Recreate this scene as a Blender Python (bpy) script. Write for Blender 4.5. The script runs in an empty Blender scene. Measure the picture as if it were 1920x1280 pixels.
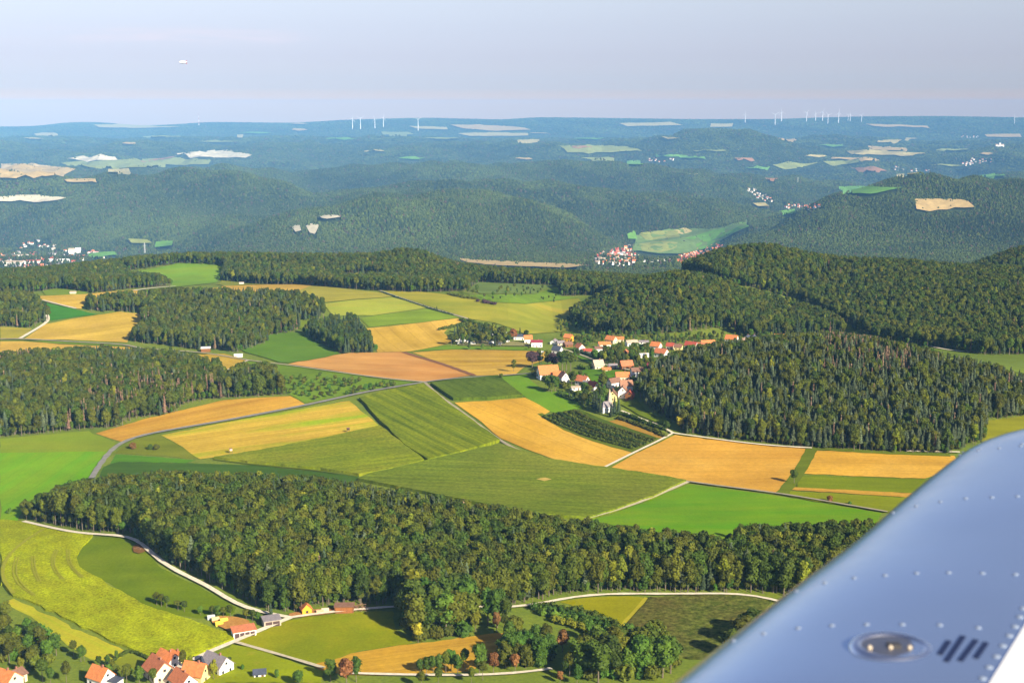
import bpy, bmesh, math, random
import numpy as np
from mathutils import Vector, Matrix
from mathutils.geometry import tessellate_polygon

sc = bpy.context.scene
C = sc.collection
R = math.radians
# ------------------------------------------------------------------ camera, sky, sun, exposure
CZ = 240.0                       # flying height above the plateau, metres
F, CX, CY = 2400.0, 960.0, 640.0 # focal length in photo pixels
TH = math.atan(435 / F)          # pitch
cam = bpy.data.cameras.new('camera'); cam.lens = 45; cam.sensor_width = 36
cam.clip_start = 0.1; cam.clip_end = 60000
cam.dof.use_dof = True; cam.dof.focus_distance = 900; cam.dof.aperture_fstop = 6.5
co = bpy.data.objects.new('camera', cam); C.objects.link(co)
co.location = (0, 0, CZ); co.rotation_euler = (math.pi / 2 - TH, 0, 0)
sc.camera = co

SUN_AZ, SUN_EL = R(48), R(29)    # sun to the right and behind the camera
TS = Vector((math.cos(SUN_AZ) * math.cos(SUN_EL), -math.sin(SUN_AZ) * math.cos(SUN_EL), math.sin(SUN_EL)))
sl = bpy.data.lights.new('sun', 'SUN'); sl.energy = 5.0; sl.angle = R(0.53); sl.color = (1.0, 0.90, 0.70)
so = bpy.data.objects.new('sun', sl); C.objects.link(so)
so.rotation_euler = TS.to_track_quat('Z', 'Y').to_euler(); so.location = (300, -300, 600)

w = bpy.data.worlds.new('World'); sc.world = w; w.use_nodes = True
nt = w.node_tree; N = nt.nodes; LK = nt.links
N.clear()
sky = N.new('ShaderNodeTexSky'); sky.sky_type = 'NISHITA'; sky.sun_disc = False
sky.sun_elevation = SUN_EL; sky.sun_rotation = R(90) + SUN_AZ
sky.altitude = 500; sky.air_density = 1.0; sky.dust_density = 0.8; sky.ozone_density = 1.6
SKY_STRENGTH = 0.056
bg = N.new('ShaderNodeBackground'); bg.inputs['Strength'].default_value = SKY_STRENGTH
out = N.new('ShaderNodeOutputWorld')
# thin wisps of cloud low over the horizon
tc = N.new('ShaderNodeTexCoord')
mp = N.new('ShaderNodeMapping'); mp.inputs['Scale'].default_value = (9, 9, 110); mp.inputs['Location'].default_value = (1.7, .4, .3)
LK.new(tc.outputs['Generated'], mp.inputs[0])
nz = N.new('ShaderNodeTexNoise'); nz.inputs['Scale'].default_value = 2.0; nz.inputs['Detail'].default_value = 6
LK.new(mp.outputs[0], nz.inputs['Vector'])
cr = N.new('ShaderNodeValToRGB'); cr.color_ramp.elements[0].position = .40; cr.color_ramp.elements[1].position = .66
LK.new(nz.outputs['Fac'], cr.inputs[0])
sx = N.new('ShaderNodeSeparateXYZ'); LK.new(tc.outputs['Generated'], sx.inputs[0])
band = N.new('ShaderNodeValToRGB')
be = band.color_ramp.elements
be[0].position = .046; be[0].color = (0, 0, 0, 1); be[1].position = .060; be[1].color = (0, 0, 0, 1)
e = be.new(.0525); e.color = (1, 1, 1, 1)
LK.new(sx.outputs['Z'], band.inputs[0])
xm = N.new('ShaderNodeValToRGB'); xe = xm.color_ramp.elements
xa = N.new('ShaderNodeMath'); xa.operation = 'ADD'; xa.inputs[1].default_value = .5; LK.new(sx.outputs['X'], xa.inputs[0])
xe[0].position = .12; xe[0].color = (.3, .3, .3, 1); xe[1].position = .36; xe[1].color = (0, 0, 0, 1)
for p_ in (.20, .31):
    e = xe.new(p_); e.color = (1, 1, 1, 1)
LK.new(xa.outputs[0], xm.inputs[0])
mul0 = N.new('ShaderNodeMath'); mul0.operation = 'MULTIPLY'; LK.new(xm.outputs[0], mul0.inputs[0]); LK.new(band.outputs[0], mul0.inputs[1])
mul = N.new('ShaderNodeMath'); mul.operation = 'MULTIPLY'
LK.new(cr.outputs[0], mul.inputs[0]); LK.new(mul0.outputs[0], mul.inputs[1])
mul2 = N.new('ShaderNodeMath'); mul2.operation = 'MULTIPLY'; mul2.inputs[1].default_value = .9
LK.new(mul.outputs[0], mul2.inputs[0])
grad = N.new('ShaderNodeValToRGB'); ge = grad.color_ramp.elements
ge[0].position = 0.0; ge[0].color = (1.75 / 1.5, 1.0 / 1.5, .58 / 1.5, 1)
ge[1].position = .095; ge[1].color = (*(q / 1.5 for q in (1.259, 1.04, 1.133)), 1)
for p_, c_ in ((0.0062, (1.6, .93, .62)), (0.0146, (0.998, 0.865, 1.122)), (0.0229, (0.907, 0.841, 1.18)), (0.0396, (0.926, 0.821, 1.116)), (0.0604, (1.062, 0.908, 1.111)), (0.0813, (1.259, 1.04, 1.133))):
    e = ge.new(p_); e.color = (*(q / 1.5 for q in c_), 1)
LK.new(sx.outputs['Z'], grad.inputs[0])
gm = N.new('ShaderNodeMix'); gm.data_type = 'RGBA'; gm.blend_type = 'MULTIPLY'; gm.inputs[0].default_value = 1.0; gm.inputs[7].default_value = (1.5, 1.5, 1.5, 1)
LK.new(grad.outputs[0], gm.inputs[6])
tint = N.new('ShaderNodeMix'); tint.data_type = 'RGBA'; tint.blend_type = 'MULTIPLY'
tint.inputs[0].default_value = 1.0
LK.new(gm.outputs[2], tint.inputs[7]); LK.new(sky.outputs[0], tint.inputs[6])
cm = N.new('ShaderNodeMix'); cm.data_type = 'RGBA'
CLOUD = (8.0, 7.2, 8.0, 1)
cm.inputs[7].default_value = CLOUD
LK.new(mul2.outputs[0], cm.inputs[0]); LK.new(tint.outputs[2], cm.inputs[6])
LK.new(cm.outputs[2], bg.inputs['Color']); LK.new(bg.outputs[0], out.inputs['Surface'])

vs = sc.view_settings
vs.view_transform = 'Standard'; vs.look = 'None'; vs.gamma = 1; vs.use_curve_mapping = False
vs.exposure = 1.02
sc.cycles.max_bounces = 5; sc.cycles.diffuse_bounces = 2; sc.cycles.glossy_bounces = 3
sc.cycles.volume_bounces = 0; sc.cycles.transparent_max_bounces = 4
sc.cycles.use_denoising = True
HAZE_DENSITY = 3.4e-5
HAZE_COLOR = (0.21, 0.53, 1.0)

rng = np.random.default_rng(7)
random.seed(7)

# ------------------------------------------------------------------ the lie of the land
PK = np.array([0, 400, 800, 1100, 1300, 1450, 1700, 1920.])
def slope(row): return np.tan(TH - np.arctan((CY - np.asarray(row, float)) / F))
# the land between the ridges: depth and either heights or the photo rows it lies on, column by column
_LAND = [(60, 'z', [0] * 8), (1850, 'z', [0] * 8), (2150, 'z', [-42] * 8), (2700, 'z', [-130] * 8), (3400, 'z', [-205] * 8), (4150, 'r', [489] * 8),
    (4900, 'r', [474, 472, 470, 480, 464, 472, 480, 484]), (5600, 'r', [455, 456, 456, 460, 446, 452, 460, 462]), (6300, 'r', [432, 434, 436, 440, 428, 434, 436, 434]),
    (7100, 'r', [405, 408, 418, 418, 410, 414, 416, 404]), (8200, 'r', [372, 382, 396, 396, 392, 392, 394, 380]), (9450, 'r', [350, 356, 366, 366, 366, 374, 382, 372]),
    (11500, 'r', [322, 326, 334, 336, 338, 344, 350, 340]), (13900, 'r', [299, 301, 306, 308, 308, 312, 318, 310]), (16600, 'r', [279, 280, 284, 286, 284, 288, 292, 286]),
    (19500, 'r', [262, 262, 264, 265, 264, 267, 269, 264]), (22400, 'r', [250, 250, 248, 246, 246, 246, 245, 245]), (25000, 'r', [246, 246, 244, 242, 242, 242, 241, 241]), (28500, 'r', [262] * 8)]
DK = np.array([q[0] for q in _LAND], float)
ZT = np.array([q[2] if q[1] == 'z' else CZ - slope(q[2]) * q[0] for q in _LAND], float)
FARD = 28000.
_nd, _nu = 420, 160
_ld = np.linspace(math.log(60), math.log(28400), _nd)
_uu = np.linspace(-0.66, 0.66, _nu)
_G = np.zeros((_nd, _nu))
_rows = np.array([np.interp(_ld, np.log(DK), ZT[:, j]) for j in range(8)]).T
_uk = (PK - CX) / F
for i in range(_nd):
    _G[i] = np.interp(_uu, _uk, _rows[i])
def _blur(a, k, ax):
    x = np.arange(-3 * k, 3 * k + 1); g = np.exp(-x * x / (2. * k * k)); g /= g.sum()
    a = np.moveaxis(a, ax, -1)
    p = np.pad(a, [(0, 0)] * (a.ndim - 1) + [(3 * k, 3 * k)], mode='edge')
    o = np.zeros_like(a)
    for q, v in enumerate(g):
        o += v * p[..., q:q + a.shape[-1]]
    return np.moveaxis(o, -1, ax)
_G = _blur(_blur(_G, 5, 0), 7, 1)
_wr = np.random.default_rng(11)
def _waves(n, wl):
    a = _wr.uniform(0, 2 * math.pi, n); l = wl * _wr.uniform(.6, 1.6, n)
    return np.cos(a) * 2 * math.pi / l, np.sin(a) * 2 * math.pi / l, _wr.uniform(0, 6.28, n)
_W1, _W2, _W3 = _waves(14, 1300), _waves(16, 480), _waves(12, 140)
def _wsum(x, y, W):
    o = 0
    for kx, ky, p in zip(*W):
        o = o + np.sin(kx * x + ky * y + p)
    return o / math.sqrt(len(W[0]) / 2)
def _px(px, d):                       # world x of photo column px at depth d
    return (px - CX) / F * d
BUMPS = [  # column, depth, height, sigma across, sigma in depth
    (1530, 1085, 27, 155, 92), (1700, 1060, 9, 120, 80),
    (420, 1640, 8, 150, 80), (250, 1080, 7, 160, 80), (450, 690, 9, 110, 60), (900, 680, 5, 160, 50)]
BUMPS = [(_px(p, d), d, h, a, b) for p, d, h, a, b in BUMPS]
# ridges: depth, half-width in depth, height of the trees on top, crest line as seen along the valley (column, row)
RIDGES = [
    (1950, 75, 16, [(-300, 505), (0, 505), (120, 496), (240, 480), (360, 472), (480, 471), (600, 474), (700, 474), (755, 462), (800, 468), (840, 489), (960, 504), (1080, 512), (1200, 519), (1330, 520), (2300, 520)]),
    (1525, 95, 16, [(-300, 529), (950, 529), (1050, 572), (1100, 560), (1150, 541), (1200, 521), (1270, 509), (1330, 514), (1400, 541), (1450, 555), (1500, 566), (1580, 560), (1700, 540), (2300, 525)]),
    (1800, 125, 16, [(-300, 505), (1050, 505), (1200, 519), (1270, 497), (1340, 468), (1410, 456), (1440, 457), (1500, 468), (1560, 482), (1700, 487), (1800, 496), (1900, 500), (2300, 500)]),
    (2120, 90, 16, [(-300, 510), (1700, 510), (1800, 505), (1860, 480), (1920, 460), (1980, 448), (2300, 440)]),
    (5600, 520, 14, [(-300, 470), (250, 470), (340, 456), (450, 425), (560, 400), (640, 384), (720, 368), (800, 363), (900, 374), (1000, 397), (1080, 424), (1150, 464), (1190, 480), (1300, 480), (1340, 468), (1400, 438), (1480, 410), (1560, 380), (1650, 361), (1750, 346), (1850, 340), (2300, 338)]),
    (7100, 560, 14, [(-300, 330), (0, 338), (150, 336), (300, 322), (450, 330), (540, 350), (590, 375), (640, 358), (700, 344), (800, 337), (900, 344), (1000, 352), (1150, 358), (1250, 362), (1340, 378), (1400, 392), (1440, 405), (1480, 410), (1560, 400), (1640, 380), (1800, 345), (2300, 330)]),
    (9450, 750, 14, [(-300, 318), (0, 320), (300, 316), (560, 318), (700, 312), (900, 314), (1100, 308), (1180, 310), (1300, 316), (1400, 332), (1500, 343), (1560, 354), (1640, 360), (1750, 345), (1850, 335), (2300, 335)]),
    (13900, 1000, 14, [(-300, 275), (0, 277), (300, 274), (600, 276), (900, 270), (1100, 275), (1200, 262), (1300, 248), (1390, 244), (1450, 253), (1500, 275), (1560, 290), (1700, 285), (1800, 285), (1860, 275), (1920, 280), (2300, 280)]),
    (16600, 1000, 14, [(-300, 258), (400, 258), (700, 256), (1000, 262), (1300, 258), (1440, 275), (1500, 256), (1560, 250), (1630, 258), (1700, 270), (1800, 262), (2300, 262)]),
    (22400, 1500, 14, [(-300, 238), (0, 238), (90, 237), (125, 230), (200, 229), (260, 236), (320, 235), (400, 229), (560, 231), (650, 225), (800, 221), (950, 225), (1000, 220), (1150, 222), (1300, 224), (1440, 224), (1600, 219), (1750, 218), (1920, 221), (2300, 222)])]
def _base(x, y):
    d = np.maximum(y, 61.); u = np.clip(x / d, -.655, .655)
    fi = np.clip((np.log(d) - _ld[0]) / (_ld[1] - _ld[0]), 0, _nd - 1.001); fj = np.clip((u - _uu[0]) / (_uu[1] - _uu[0]), 0, _nu - 1.001)
    i = fi.astype(int); j = fj.astype(int); a = fi - i; b = fj - j
    z = (_G[i, j] * (1 - a) * (1 - b) + _G[i + 1, j] * a * (1 - b) + _G[i, j + 1] * (1 - a) * b + _G[i + 1, j + 1] * a * b)
    for bx, by, h, sa, sb in BUMPS:
        z = z + h * np.exp(-((x - bx) / sa) ** 2 / 2 - ((y - by) / sb) ** 2 / 2)
    return z
_RH = [None] * len(RIDGES)
_rp = np.linspace(-300, 2300, 261)
def _ridges(x, y):
    z = 0; px_ = CX + F * x / np.maximum(y, 61.)
    for (d, sd, th, pts), hh in zip(RIDGES, _RH):
        if hh is None: continue
        z = z + np.interp(px_, _rp, hh) * np.exp(-((y - d) / sd) ** 2 / 2)
    return z
for _it in range(8):                   # settle every crest on its line, neighbours included
    for _k, (d, sd, th, pts) in enumerate(RIDGES):
        row = np.interp(_rp, [p[0] for p in pts], [p[1] for p in pts])
        row = _blur(row[None], 2, 1)[0]
        need = CZ - np.tan(TH - np.arctan((CY - row) / F)) * d - th
        x = (_rp - CX) / F * d; y = np.full_like(x, d)
        cur = _base(x, y) + _ridges(x, y)
        _RH[_k] = (0 if _RH[_k] is None else _RH[_k]) + (need - cur)
def H(x, y):
    x = np.asarray(x, float); y = np.asarray(y, float)
    z = _base(x, y) + _ridges(x, y); d = np.maximum(y, 61.)
    t = np.clip((d - 4300) / 1500, 0, 1); t = t * t * (3 - 2 * t)
    s = np.clip((19000 - d) / 5000, 0, 1)
    return z + t * s * (24 * _wsum(x, y, _W1) + 13 * _wsum(x, y, _W2)) + .35 * _wsum(x, y, _W2)
FW = np.array([0, math.cos(TH), -math.sin(TH)]); UP = np.array([0, math.sin(TH), math.cos(TH)])
def rays(px, py):
    px = np.atleast_1d(np.asarray(px, float)); py = np.atleast_1d(np.asarray(py, float))
    d = FW[None] + ((px - CX) / F)[:, None] * np.array([1., 0, 0])[None] - ((py - CY) / F)[:, None] * UP[None]
    return d / d[:, 1:2]                # scaled to unit depth
_ts = np.exp(np.linspace(math.log(150), math.log(27800), 1100))
def ground(px, py):
    """where the sight line of a photo point meets the land: (n,3)"""
    d = rays(px, py); o = np.zeros((len(d), 3))
    for k in range(len(d)):
        z = CZ + d[k, 2] * _ts - H(d[k, 0] * _ts, _ts)
        n = np.nonzero(z < 0)[0]
        if len(n) == 0:
            t = _ts[np.argmin(z)]
        else:
            i = n[0]
            if i == 0: t = _ts[0]
            else:
                lo, hi = _ts[i - 1], _ts[i]
                for _ in range(14):
                    m = (lo + hi) / 2
                    if CZ + d[k, 2] * m - float(H(d[k, 0] * m, m)) < 0: hi = m
                    else: lo = m
                t = hi
        o[k] = (d[k, 0] * t, t, float(H(d[k, 0] * t, t)))
    return o
def g1(px, py):
    return Vector(ground(px, py)[0])
def project(p):
    p = np.asarray(p, float); q = p - np.array([0, 0, CZ])
    f = q @ FW
    return CX + F * q[:, 0] / f, CY - F * (q @ UP) / f
def inpoly(px, py, poly):
    c = np.zeros(px.shape, bool); n = len(poly); j = n - 1
    for i in range(n):
        xi, yi = poly[i]; xj, yj = poly[j]
        if yi != yj:
            c ^= ((yi > py) != (yj > py)) & (px < (xj - xi) * (py - yi) / (yj - yi) + xi)
        j = i
    return c

# ------------------------------------------------------------------ materials
def srgb(r, g, b):
    f = lambda c: (c / 255 / 12.92) if c <= 10 else ((c / 255 + .055) / 1.055) ** 2.4
    return (f(r), f(g), f(b))
def new_mat(name):
    m = bpy.data.materials.new(name); m.use_nodes = True
    t = m.node_tree; b = t.nodes['Principled BSDF']
    b.inputs['Roughness'].default_value = .9; b.inputs['Specular IOR Level'].default_value = .15
    return m, t, b
def node(t, kind, **kw):
    n = t.nodes.new(kind)
    for k, v in kw.items(): setattr(n, k, v)
    return n
def mixc(t, a, b, f, mode='MIX'):
    n = node(t, 'ShaderNodeMix', data_type='RGBA', blend_type=mode)
    for s, v in ((0, f), (6, a), (7, b)):
        if hasattr(v, 'links') or isinstance(v, bpy.types.NodeSocket): t.links.new(v, n.inputs[s])
        else: n.inputs[s].default_value = v if s == 0 else (*v, 1)
    return n.outputs[2]
def noise(t, vec, scale, detail=3, rough=.55, ramp=None):
    n = node(t, 'ShaderNodeTexNoise'); n.inputs['Scale'].default_value = scale
    n.inputs['Detail'].default_value = detail; n.inputs['Roughness'].default_value = rough
    t.links.new(vec, n.inputs['Vector'])
    if ramp:
        r = node(t, 'ShaderNodeMapRange'); r.inputs[1].default_value, r.inputs[2].default_value = ramp
        t.links.new(n.outputs['Fac'], r.inputs[0]); return r.outputs[0]
    return n.outputs['Fac']
def plain_mat(name, col, rough=.8, metal=0, spec=.3, var=.18, scale=1.2):
    m, t, b = new_mat(name)
    tc = node(t, 'ShaderNodeTexCoord')
    f = noise(t, tc.outputs['Object'], scale, 4, .6, (.3, .7))
    c = mixc(t, tuple(x * (1 - var) for x in col), tuple(min(1, x * (1 + var)) for x in col), f)
    t.links.new(c, b.inputs['Base Color'])
    b.inputs['Roughness'].default_value = rough; b.inputs['Metallic'].default_value = metal
    b.inputs['Specular IOR Level'].default_value = spec
    return m
def field_mat(name, ca, cb, row=None, across=.35, along=.012, amt=.8, patch=None, pamt=.0, pscale=.012, pramp=(.45, .62), fine=.25, fscale=.8, pstretch=1.0, tram=0, tamt=.2, twid=.07):
    """a crop: rows running along `row` (two photo points), patches of another colour, fine grain"""
    m, t, b = new_mat(name)
    tc = node(t, 'ShaderNodeTexCoord')
    ang = 0.
    if row:
        g = ground([row[0][0], row[1][0]], [row[0][1], row[1][1]])
        ang = math.atan2(g[1, 1] - g[0, 1], g[1, 0] - g[0, 0])
    mp = node(t, 'ShaderNodeMapping'); mp.vector_type = 'POINT'
    mp.inputs['Rotation'].default_value = (0, 0, -ang)
    t.links.new(tc.outputs['Object'], mp.inputs[0])
    m2 = node(t, 'ShaderNodeMapping'); m2.inputs['Scale'].default_value = (along, across, .01)
    t.links.new(mp.outputs[0], m2.inputs[0])
    f = noise(t, m2.outputs[0], 1.0, 3, .6, (.32, .68))
    c = mixc(t, ca, cb, f)
    if amt < 1: c = mixc(t, tuple((p + q) / 2 for p, q in zip(ca, cb)), c, amt)
    if patch:
        m3 = node(t, 'ShaderNodeMapping'); m3.inputs['Scale'].default_value = (pscale / pstretch, pscale, .01)
        t.links.new(mp.outputs[0], m3.inputs[0])
        pf = noise(t, m3.outputs[0], 1.0, 5, .62, pramp)
        k = node(t, 'ShaderNodeMath', operation='MULTIPLY'); k.inputs[1].default_value = pamt
        t.links.new(pf, k.inputs[0])
        c = mixc(t, c, patch, k.outputs[0])
    if tram:
        sp = node(t, 'ShaderNodeSeparateXYZ'); t.links.new(mp.outputs[0], sp.inputs[0])
        wob = noise(t, tc.outputs['Object'], .02, 2, .5)
        w1 = node(t, 'ShaderNodeMath', operation='MULTIPLY_ADD'); w1.inputs[1].default_value = 3.0; t.links.new(wob, w1.inputs[0]); t.links.new(sp.outputs['Y'], w1.inputs[2])
        dv = node(t, 'ShaderNodeMath', operation='DIVIDE'); dv.inputs[1].default_value = tram; t.links.new(w1.outputs[0], dv.inputs[0])
        fr = node(t, 'ShaderNodeMath', operation='FRACT'); t.links.new(dv.outputs[0], fr.inputs[0])
        lt = node(t, 'ShaderNodeMath', operation='LESS_THAN'); lt.inputs[1].default_value = twid; t.links.new(fr.outputs[0], lt.inputs[0])
        k2 = node(t, 'ShaderNodeMath', operation='MULTIPLY'); k2.inputs[1].default_value = tamt; t.links.new(lt.outputs[0], k2.inputs[0])
        c = mixc(t, c, tuple(q * .45 for q in cb), k2.outputs[0])
    ff = noise(t, tc.outputs['Object'], fscale, 3, .7, (.25, .75))
    v = node(t, 'ShaderNodeMapRange'); v.inputs[3].default_value = 1 - fine; v.inputs[4].default_value = 1 + fine
    t.links.new(ff, v.inputs[0])
    lo = noise(t, tc.outputs['Object'], .016, 5, .65, (.3, .7))
    v2 = node(t, 'ShaderNodeMapRange'); v2.inputs[3].default_value = .84; v2.inputs[4].default_value = 1.14
    t.links.new(lo, v2.inputs[0])
    vm = node(t, 'ShaderNodeMath', operation='MULTIPLY'); t.links.new(v.outputs[0], vm.inputs[0]); t.links.new(v2.outputs[0], vm.inputs[1])
    cmb = node(t, 'ShaderNodeCombineColor')
    for q in range(3): t.links.new(vm.outputs[0], cmb.inputs[q])
    c = mixc(t, c, cmb.outputs[0], 1.0, 'MULTIPLY')
    t.links.new(c, b.inputs['Base Color'])
    b.inputs['Specular IOR Level'].default_value = .05
    return m
def leaf_mat(name, col, var=.35, hue=.03, rough=.7):
    m, t, b = new_mat(name)
    oi = node(t, 'ShaderNodeObjectInfo'); tc = node(t, 'ShaderNodeTexCoord')
    hsv = node(t, 'ShaderNodeHueSaturation'); hsv.inputs['Color'].default_value = (*col, 1)
    r = node(t, 'ShaderNodeMapRange'); r.inputs[3].default_value = 1 - var; r.inputs[4].default_value = 1 + var
    t.links.new(oi.outputs['Random'], r.inputs[0])
    wn = node(t, 'ShaderNodeTexWhiteNoise', noise_dimensions='1D'); t.links.new(oi.outputs['Random'], wn.inputs['W'])
    h = node(t, 'ShaderNodeMapRange'); h.inputs[3].default_value = .5 - hue; h.inputs[4].default_value = .5 + hue
    t.links.new(wn.outputs['Value'], h.inputs[0]); t.links.new(h.outputs[0], hsv.inputs['Hue'])
    f = noise(t, tc.outputs['Object'], .45, 2, .6, (.3, .7))
    v = node(t, 'ShaderNodeMapRange'); v.inputs[3].default_value = .72; v.inputs[4].default_value = 1.28
    t.links.new(f, v.inputs[0])
    k = node(t, 'ShaderNodeMath', operation='MULTIPLY'); t.links.new(r.outputs[0], k.inputs[0]); t.links.new(v.outputs[0], k.inputs[1])
    t.links.new(k.outputs[0], hsv.inputs['Value'])
    t.links.new(hsv.outputs[0], b.inputs['Base Color'])
    b.inputs['Roughness'].default_value = rough; b.inputs['Specular IOR Level'].default_value = .2
    return m

# ------------------------------------------------------------------ object helpers
def link(o, parent=None):
    C.objects.link(o)
    if parent is not None: o.parent = parent
    return o
def tag(o, label=None, cat=None, group=None, kind=None):
    if label: o['label'] = label
    if cat: o['category'] = cat
    if group: o['group'] = group
    if kind: o['kind'] = kind
    return o
def empty(name, loc, rz=0):
    o = bpy.data.objects.new(name, None); o.empty_display_size = 1
    o.location = loc; o.rotation_euler = (0, 0, rz); return link(o)
def mesh_np(name, V, Fc, mats=(), mi=None, smooth=False):
    """V (n,3); Fc: list of (m,k) index arrays"""
    me = bpy.data.meshes.new(name)
    V = np.asarray(V, np.float32)
    if not isinstance(Fc, list): Fc = [Fc]
    Fc = [f for f in Fc if len(f)]
    me.vertices.add(len(V)); me.vertices.foreach_set('co', V.ravel())
    if Fc:
        idx = np.concatenate([np.asarray(f, np.int32).ravel() for f in Fc])
        tot = np.concatenate([np.full(len(f), f.shape[1], np.int32) for f in Fc])
        st = np.concatenate([[0], np.cumsum(tot)[:-1]]).astype(np.int32)
        me.loops.add(len(idx)); me.loops.foreach_set('vertex_index', idx)
        me.polygons.add(len(tot)); me.polygons.foreach_set('loop_start', st); me.polygons.foreach_set('loop_total', tot)
        if mi is not None: me.polygons.foreach_set('material_index', np.asarray(mi, np.int32))
        me.polygons.foreach_set('use_smooth', np.full(len(tot), smooth))
    for m in mats: me.materials.append(m)
    me.update(calc_edges=True); return me
def obj(name, me, parent=None, loc=(0, 0, 0), rz=0):
    o = bpy.data.objects.new(name, me); o.location = loc; o.rotation_euler = (0, 0, rz)
    return link(o, parent)
class MB:
    """collects boxes, prisms, tubes and balls into one mesh"""
    def __init__(s): s.V = []; s.F = []; s.M = []
    def add(s, vs_, fs, mi=0):
        o = len(s.V); s.V += [tuple(v) for v in vs_]; s.F += [tuple(i + o for i in f) for f in fs]; s.M += [mi] * len(fs)
    def box(s, x0, x1, y0, y1, z0, z1, mi=0):
        s.add([(x0, y0, z0), (x1, y0, z0), (x1, y1, z0), (x0, y1, z0), (x0, y0, z1), (x1, y0, z1), (x1, y1, z1), (x0, y1, z1)],
              [(3, 2, 1, 0), (4, 5, 6, 7), (0, 1, 5, 4), (1, 2, 6, 5), (2, 3, 7, 6), (3, 0, 4, 7)], mi)
    def tube(s, pts, rad, n=8, mi=0, caps=True):
        rings = []
        for i, p in enumerate(pts):
            p = Vector(p); a = Vector(pts[max(i - 1, 0)]); b = Vector(pts[min(i + 1, len(pts) - 1)])
            d = (b - a).normalized(); q = d.to_track_quat('Z', 'Y')
            r = rad[i] if isinstance(rad, (list, tuple)) else rad
            rings.append([p + q @ Vector((r * math.cos(2 * math.pi * k / n), r * math.sin(2 * math.pi * k / n), 0)) for k in range(n)])
        vs_ = [v for r in rings for v in r]; fs = []
        for i in range(len(pts) - 1):
            for k in range(n):
                fs.append((i * n + k, i * n + (k + 1) % n, (i + 1) * n + (k + 1) % n, (i + 1) * n + k))
        if caps: fs += [tuple(range(n))[::-1], tuple(range((len(pts) - 1) * n, len(pts) * n))]
        s.add(vs_, fs, mi)
    def build(s, name, mats, parent=None, loc=(0, 0, 0), rz=0, smooth=False):
        return obj(name, s.mesh(name, mats, smooth), parent, loc, rz)
    def mesh(s, name, mats, smooth=False):
        me = bpy.data.meshes.new(name); me.from_pydata(s.V, [], s.F)
        for m in (mats if isinstance(mats, (list, tuple)) else [mats]): me.materials.append(m)
        me.polygons.foreach_set('material_index', s.M)
        me.polygons.foreach_set('use_smooth', [smooth] * len(s.F)); me.update(); return me

# ------------------------------------------------------------------ terrain
_nD, _nU = 470, 300
_dd = np.exp(np.linspace(math.log(70), math.log(FARD), _nD)); _uv = np.linspace(-.64, .64, _nU)
_Y = np.repeat(_dd[:, None], _nU, 1); _X = _Y * _uv[None]
_Z = H(_X, _Y)
V = np.stack([_X, _Y, _Z], -1).reshape(-1, 3)
_i = np.arange((_nD - 1) * _nU).reshape(_nD - 1, _nU)[:, :-1].ravel()
Fq = np.stack([_i, _i + 1, _i + 1 + _nU, _i + _nU], 1)
def terrain_mat():
    m, t, b = new_mat('grassland'); tc = node(t, 'ShaderNodeTexCoord')
    f = noise(t, tc.outputs['Object'], .02, 5, .65, (.35, .65))
    c = mixc(t, (.115, .175, .018), (.24, .27, .03), f)
    f2 = noise(t, tc.outputs['Object'], .5, 4, .7, (.3, .7))
    c = mixc(t, c, (.10, .14, .02), f2)
    # beyond the plateau the land is woodland floor
    s = node(t, 'ShaderNodeSeparateXYZ'); t.links.new(tc.outputs['Object'], s.inputs[0])
    r = node(t, 'ShaderNodeMapRange'); r.inputs[1].default_value = 2080; r.inputs[2].default_value = 2160
    t.links.new(s.outputs['Y'], r.inputs[0])
    c = mixc(t, c, (.035, .05, .018), r.outputs[0])
    t.links.new(c, b.inputs['Base Color']); b.inputs['Specular IOR Level'].default_value = .03
    return m
terr = obj('ground', mesh_np('ground', V, Fq, [terrain_mat()], smooth=True))
tag(terr, 'rolling grass and woodland ground reaching out to the hills', 'ground', kind='structure')

def drape_mesh(name, XY, off, mats, step, raise_=0.0):
    """a sheet cut to the outline XY (ground points) lying on the land; raise_ > 0 makes a standing crop with sides"""
    XY = np.asarray(XY)
    bm = bmesh.new()
    vs_ = [bm.verts.new((p[0], p[1], 0)) for p in XY]
    for tri in tessellate_polygon([[Vector((p[0], p[1], 0)) for p in XY]]):
        try: bm.faces.new([vs_[i] for i in tri])
        except ValueError: pass
    bmesh.ops.recalc_face_normals(bm, faces=bm.faces[:])
    for ax in (0, 1):
        lo, hi = XY[:, ax].min(), XY[:, ax].max(); n = min(int((hi - lo) / step), 60)
        for k in range(1, n + 1):
            no = [0, 0, 0]; no[ax] = 1; cpt = [0, 0, 0]; cpt[ax] = lo + (hi - lo) * k / (n + 1)
            bmesh.ops.bisect_plane(bm, geom=bm.verts[:] + bm.edges[:] + bm.faces[:], plane_co=cpt, plane_no=no, dist=1e-4)
    for f in bm.faces:
        if f.normal.z < 0: f.normal_flip()
    side = []
    if raise_ > 0:
        be_ = [e_ for e_ in bm.edges if len(e_.link_faces) == 1]
        r = bmesh.ops.extrude_edge_only(bm, edges=be_)
        side = [v for v in r['geom'] if isinstance(v, bmesh.types.BMVert)]
    sset = set(side)
    vl = bm.verts[:]
    hz = H(np.array([v.co.x for v in vl]), np.array([v.co.y for v in vl]))
    for v, z in zip(vl, hz):
        v.co.z = z + (-.3 if v in sset else off + raise_)
    me = bpy.data.meshes.new(name); bm.to_mesh(me); bm.free()
    for m in mats: me.materials.append(m)
    return me
_layer = [0]
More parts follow.
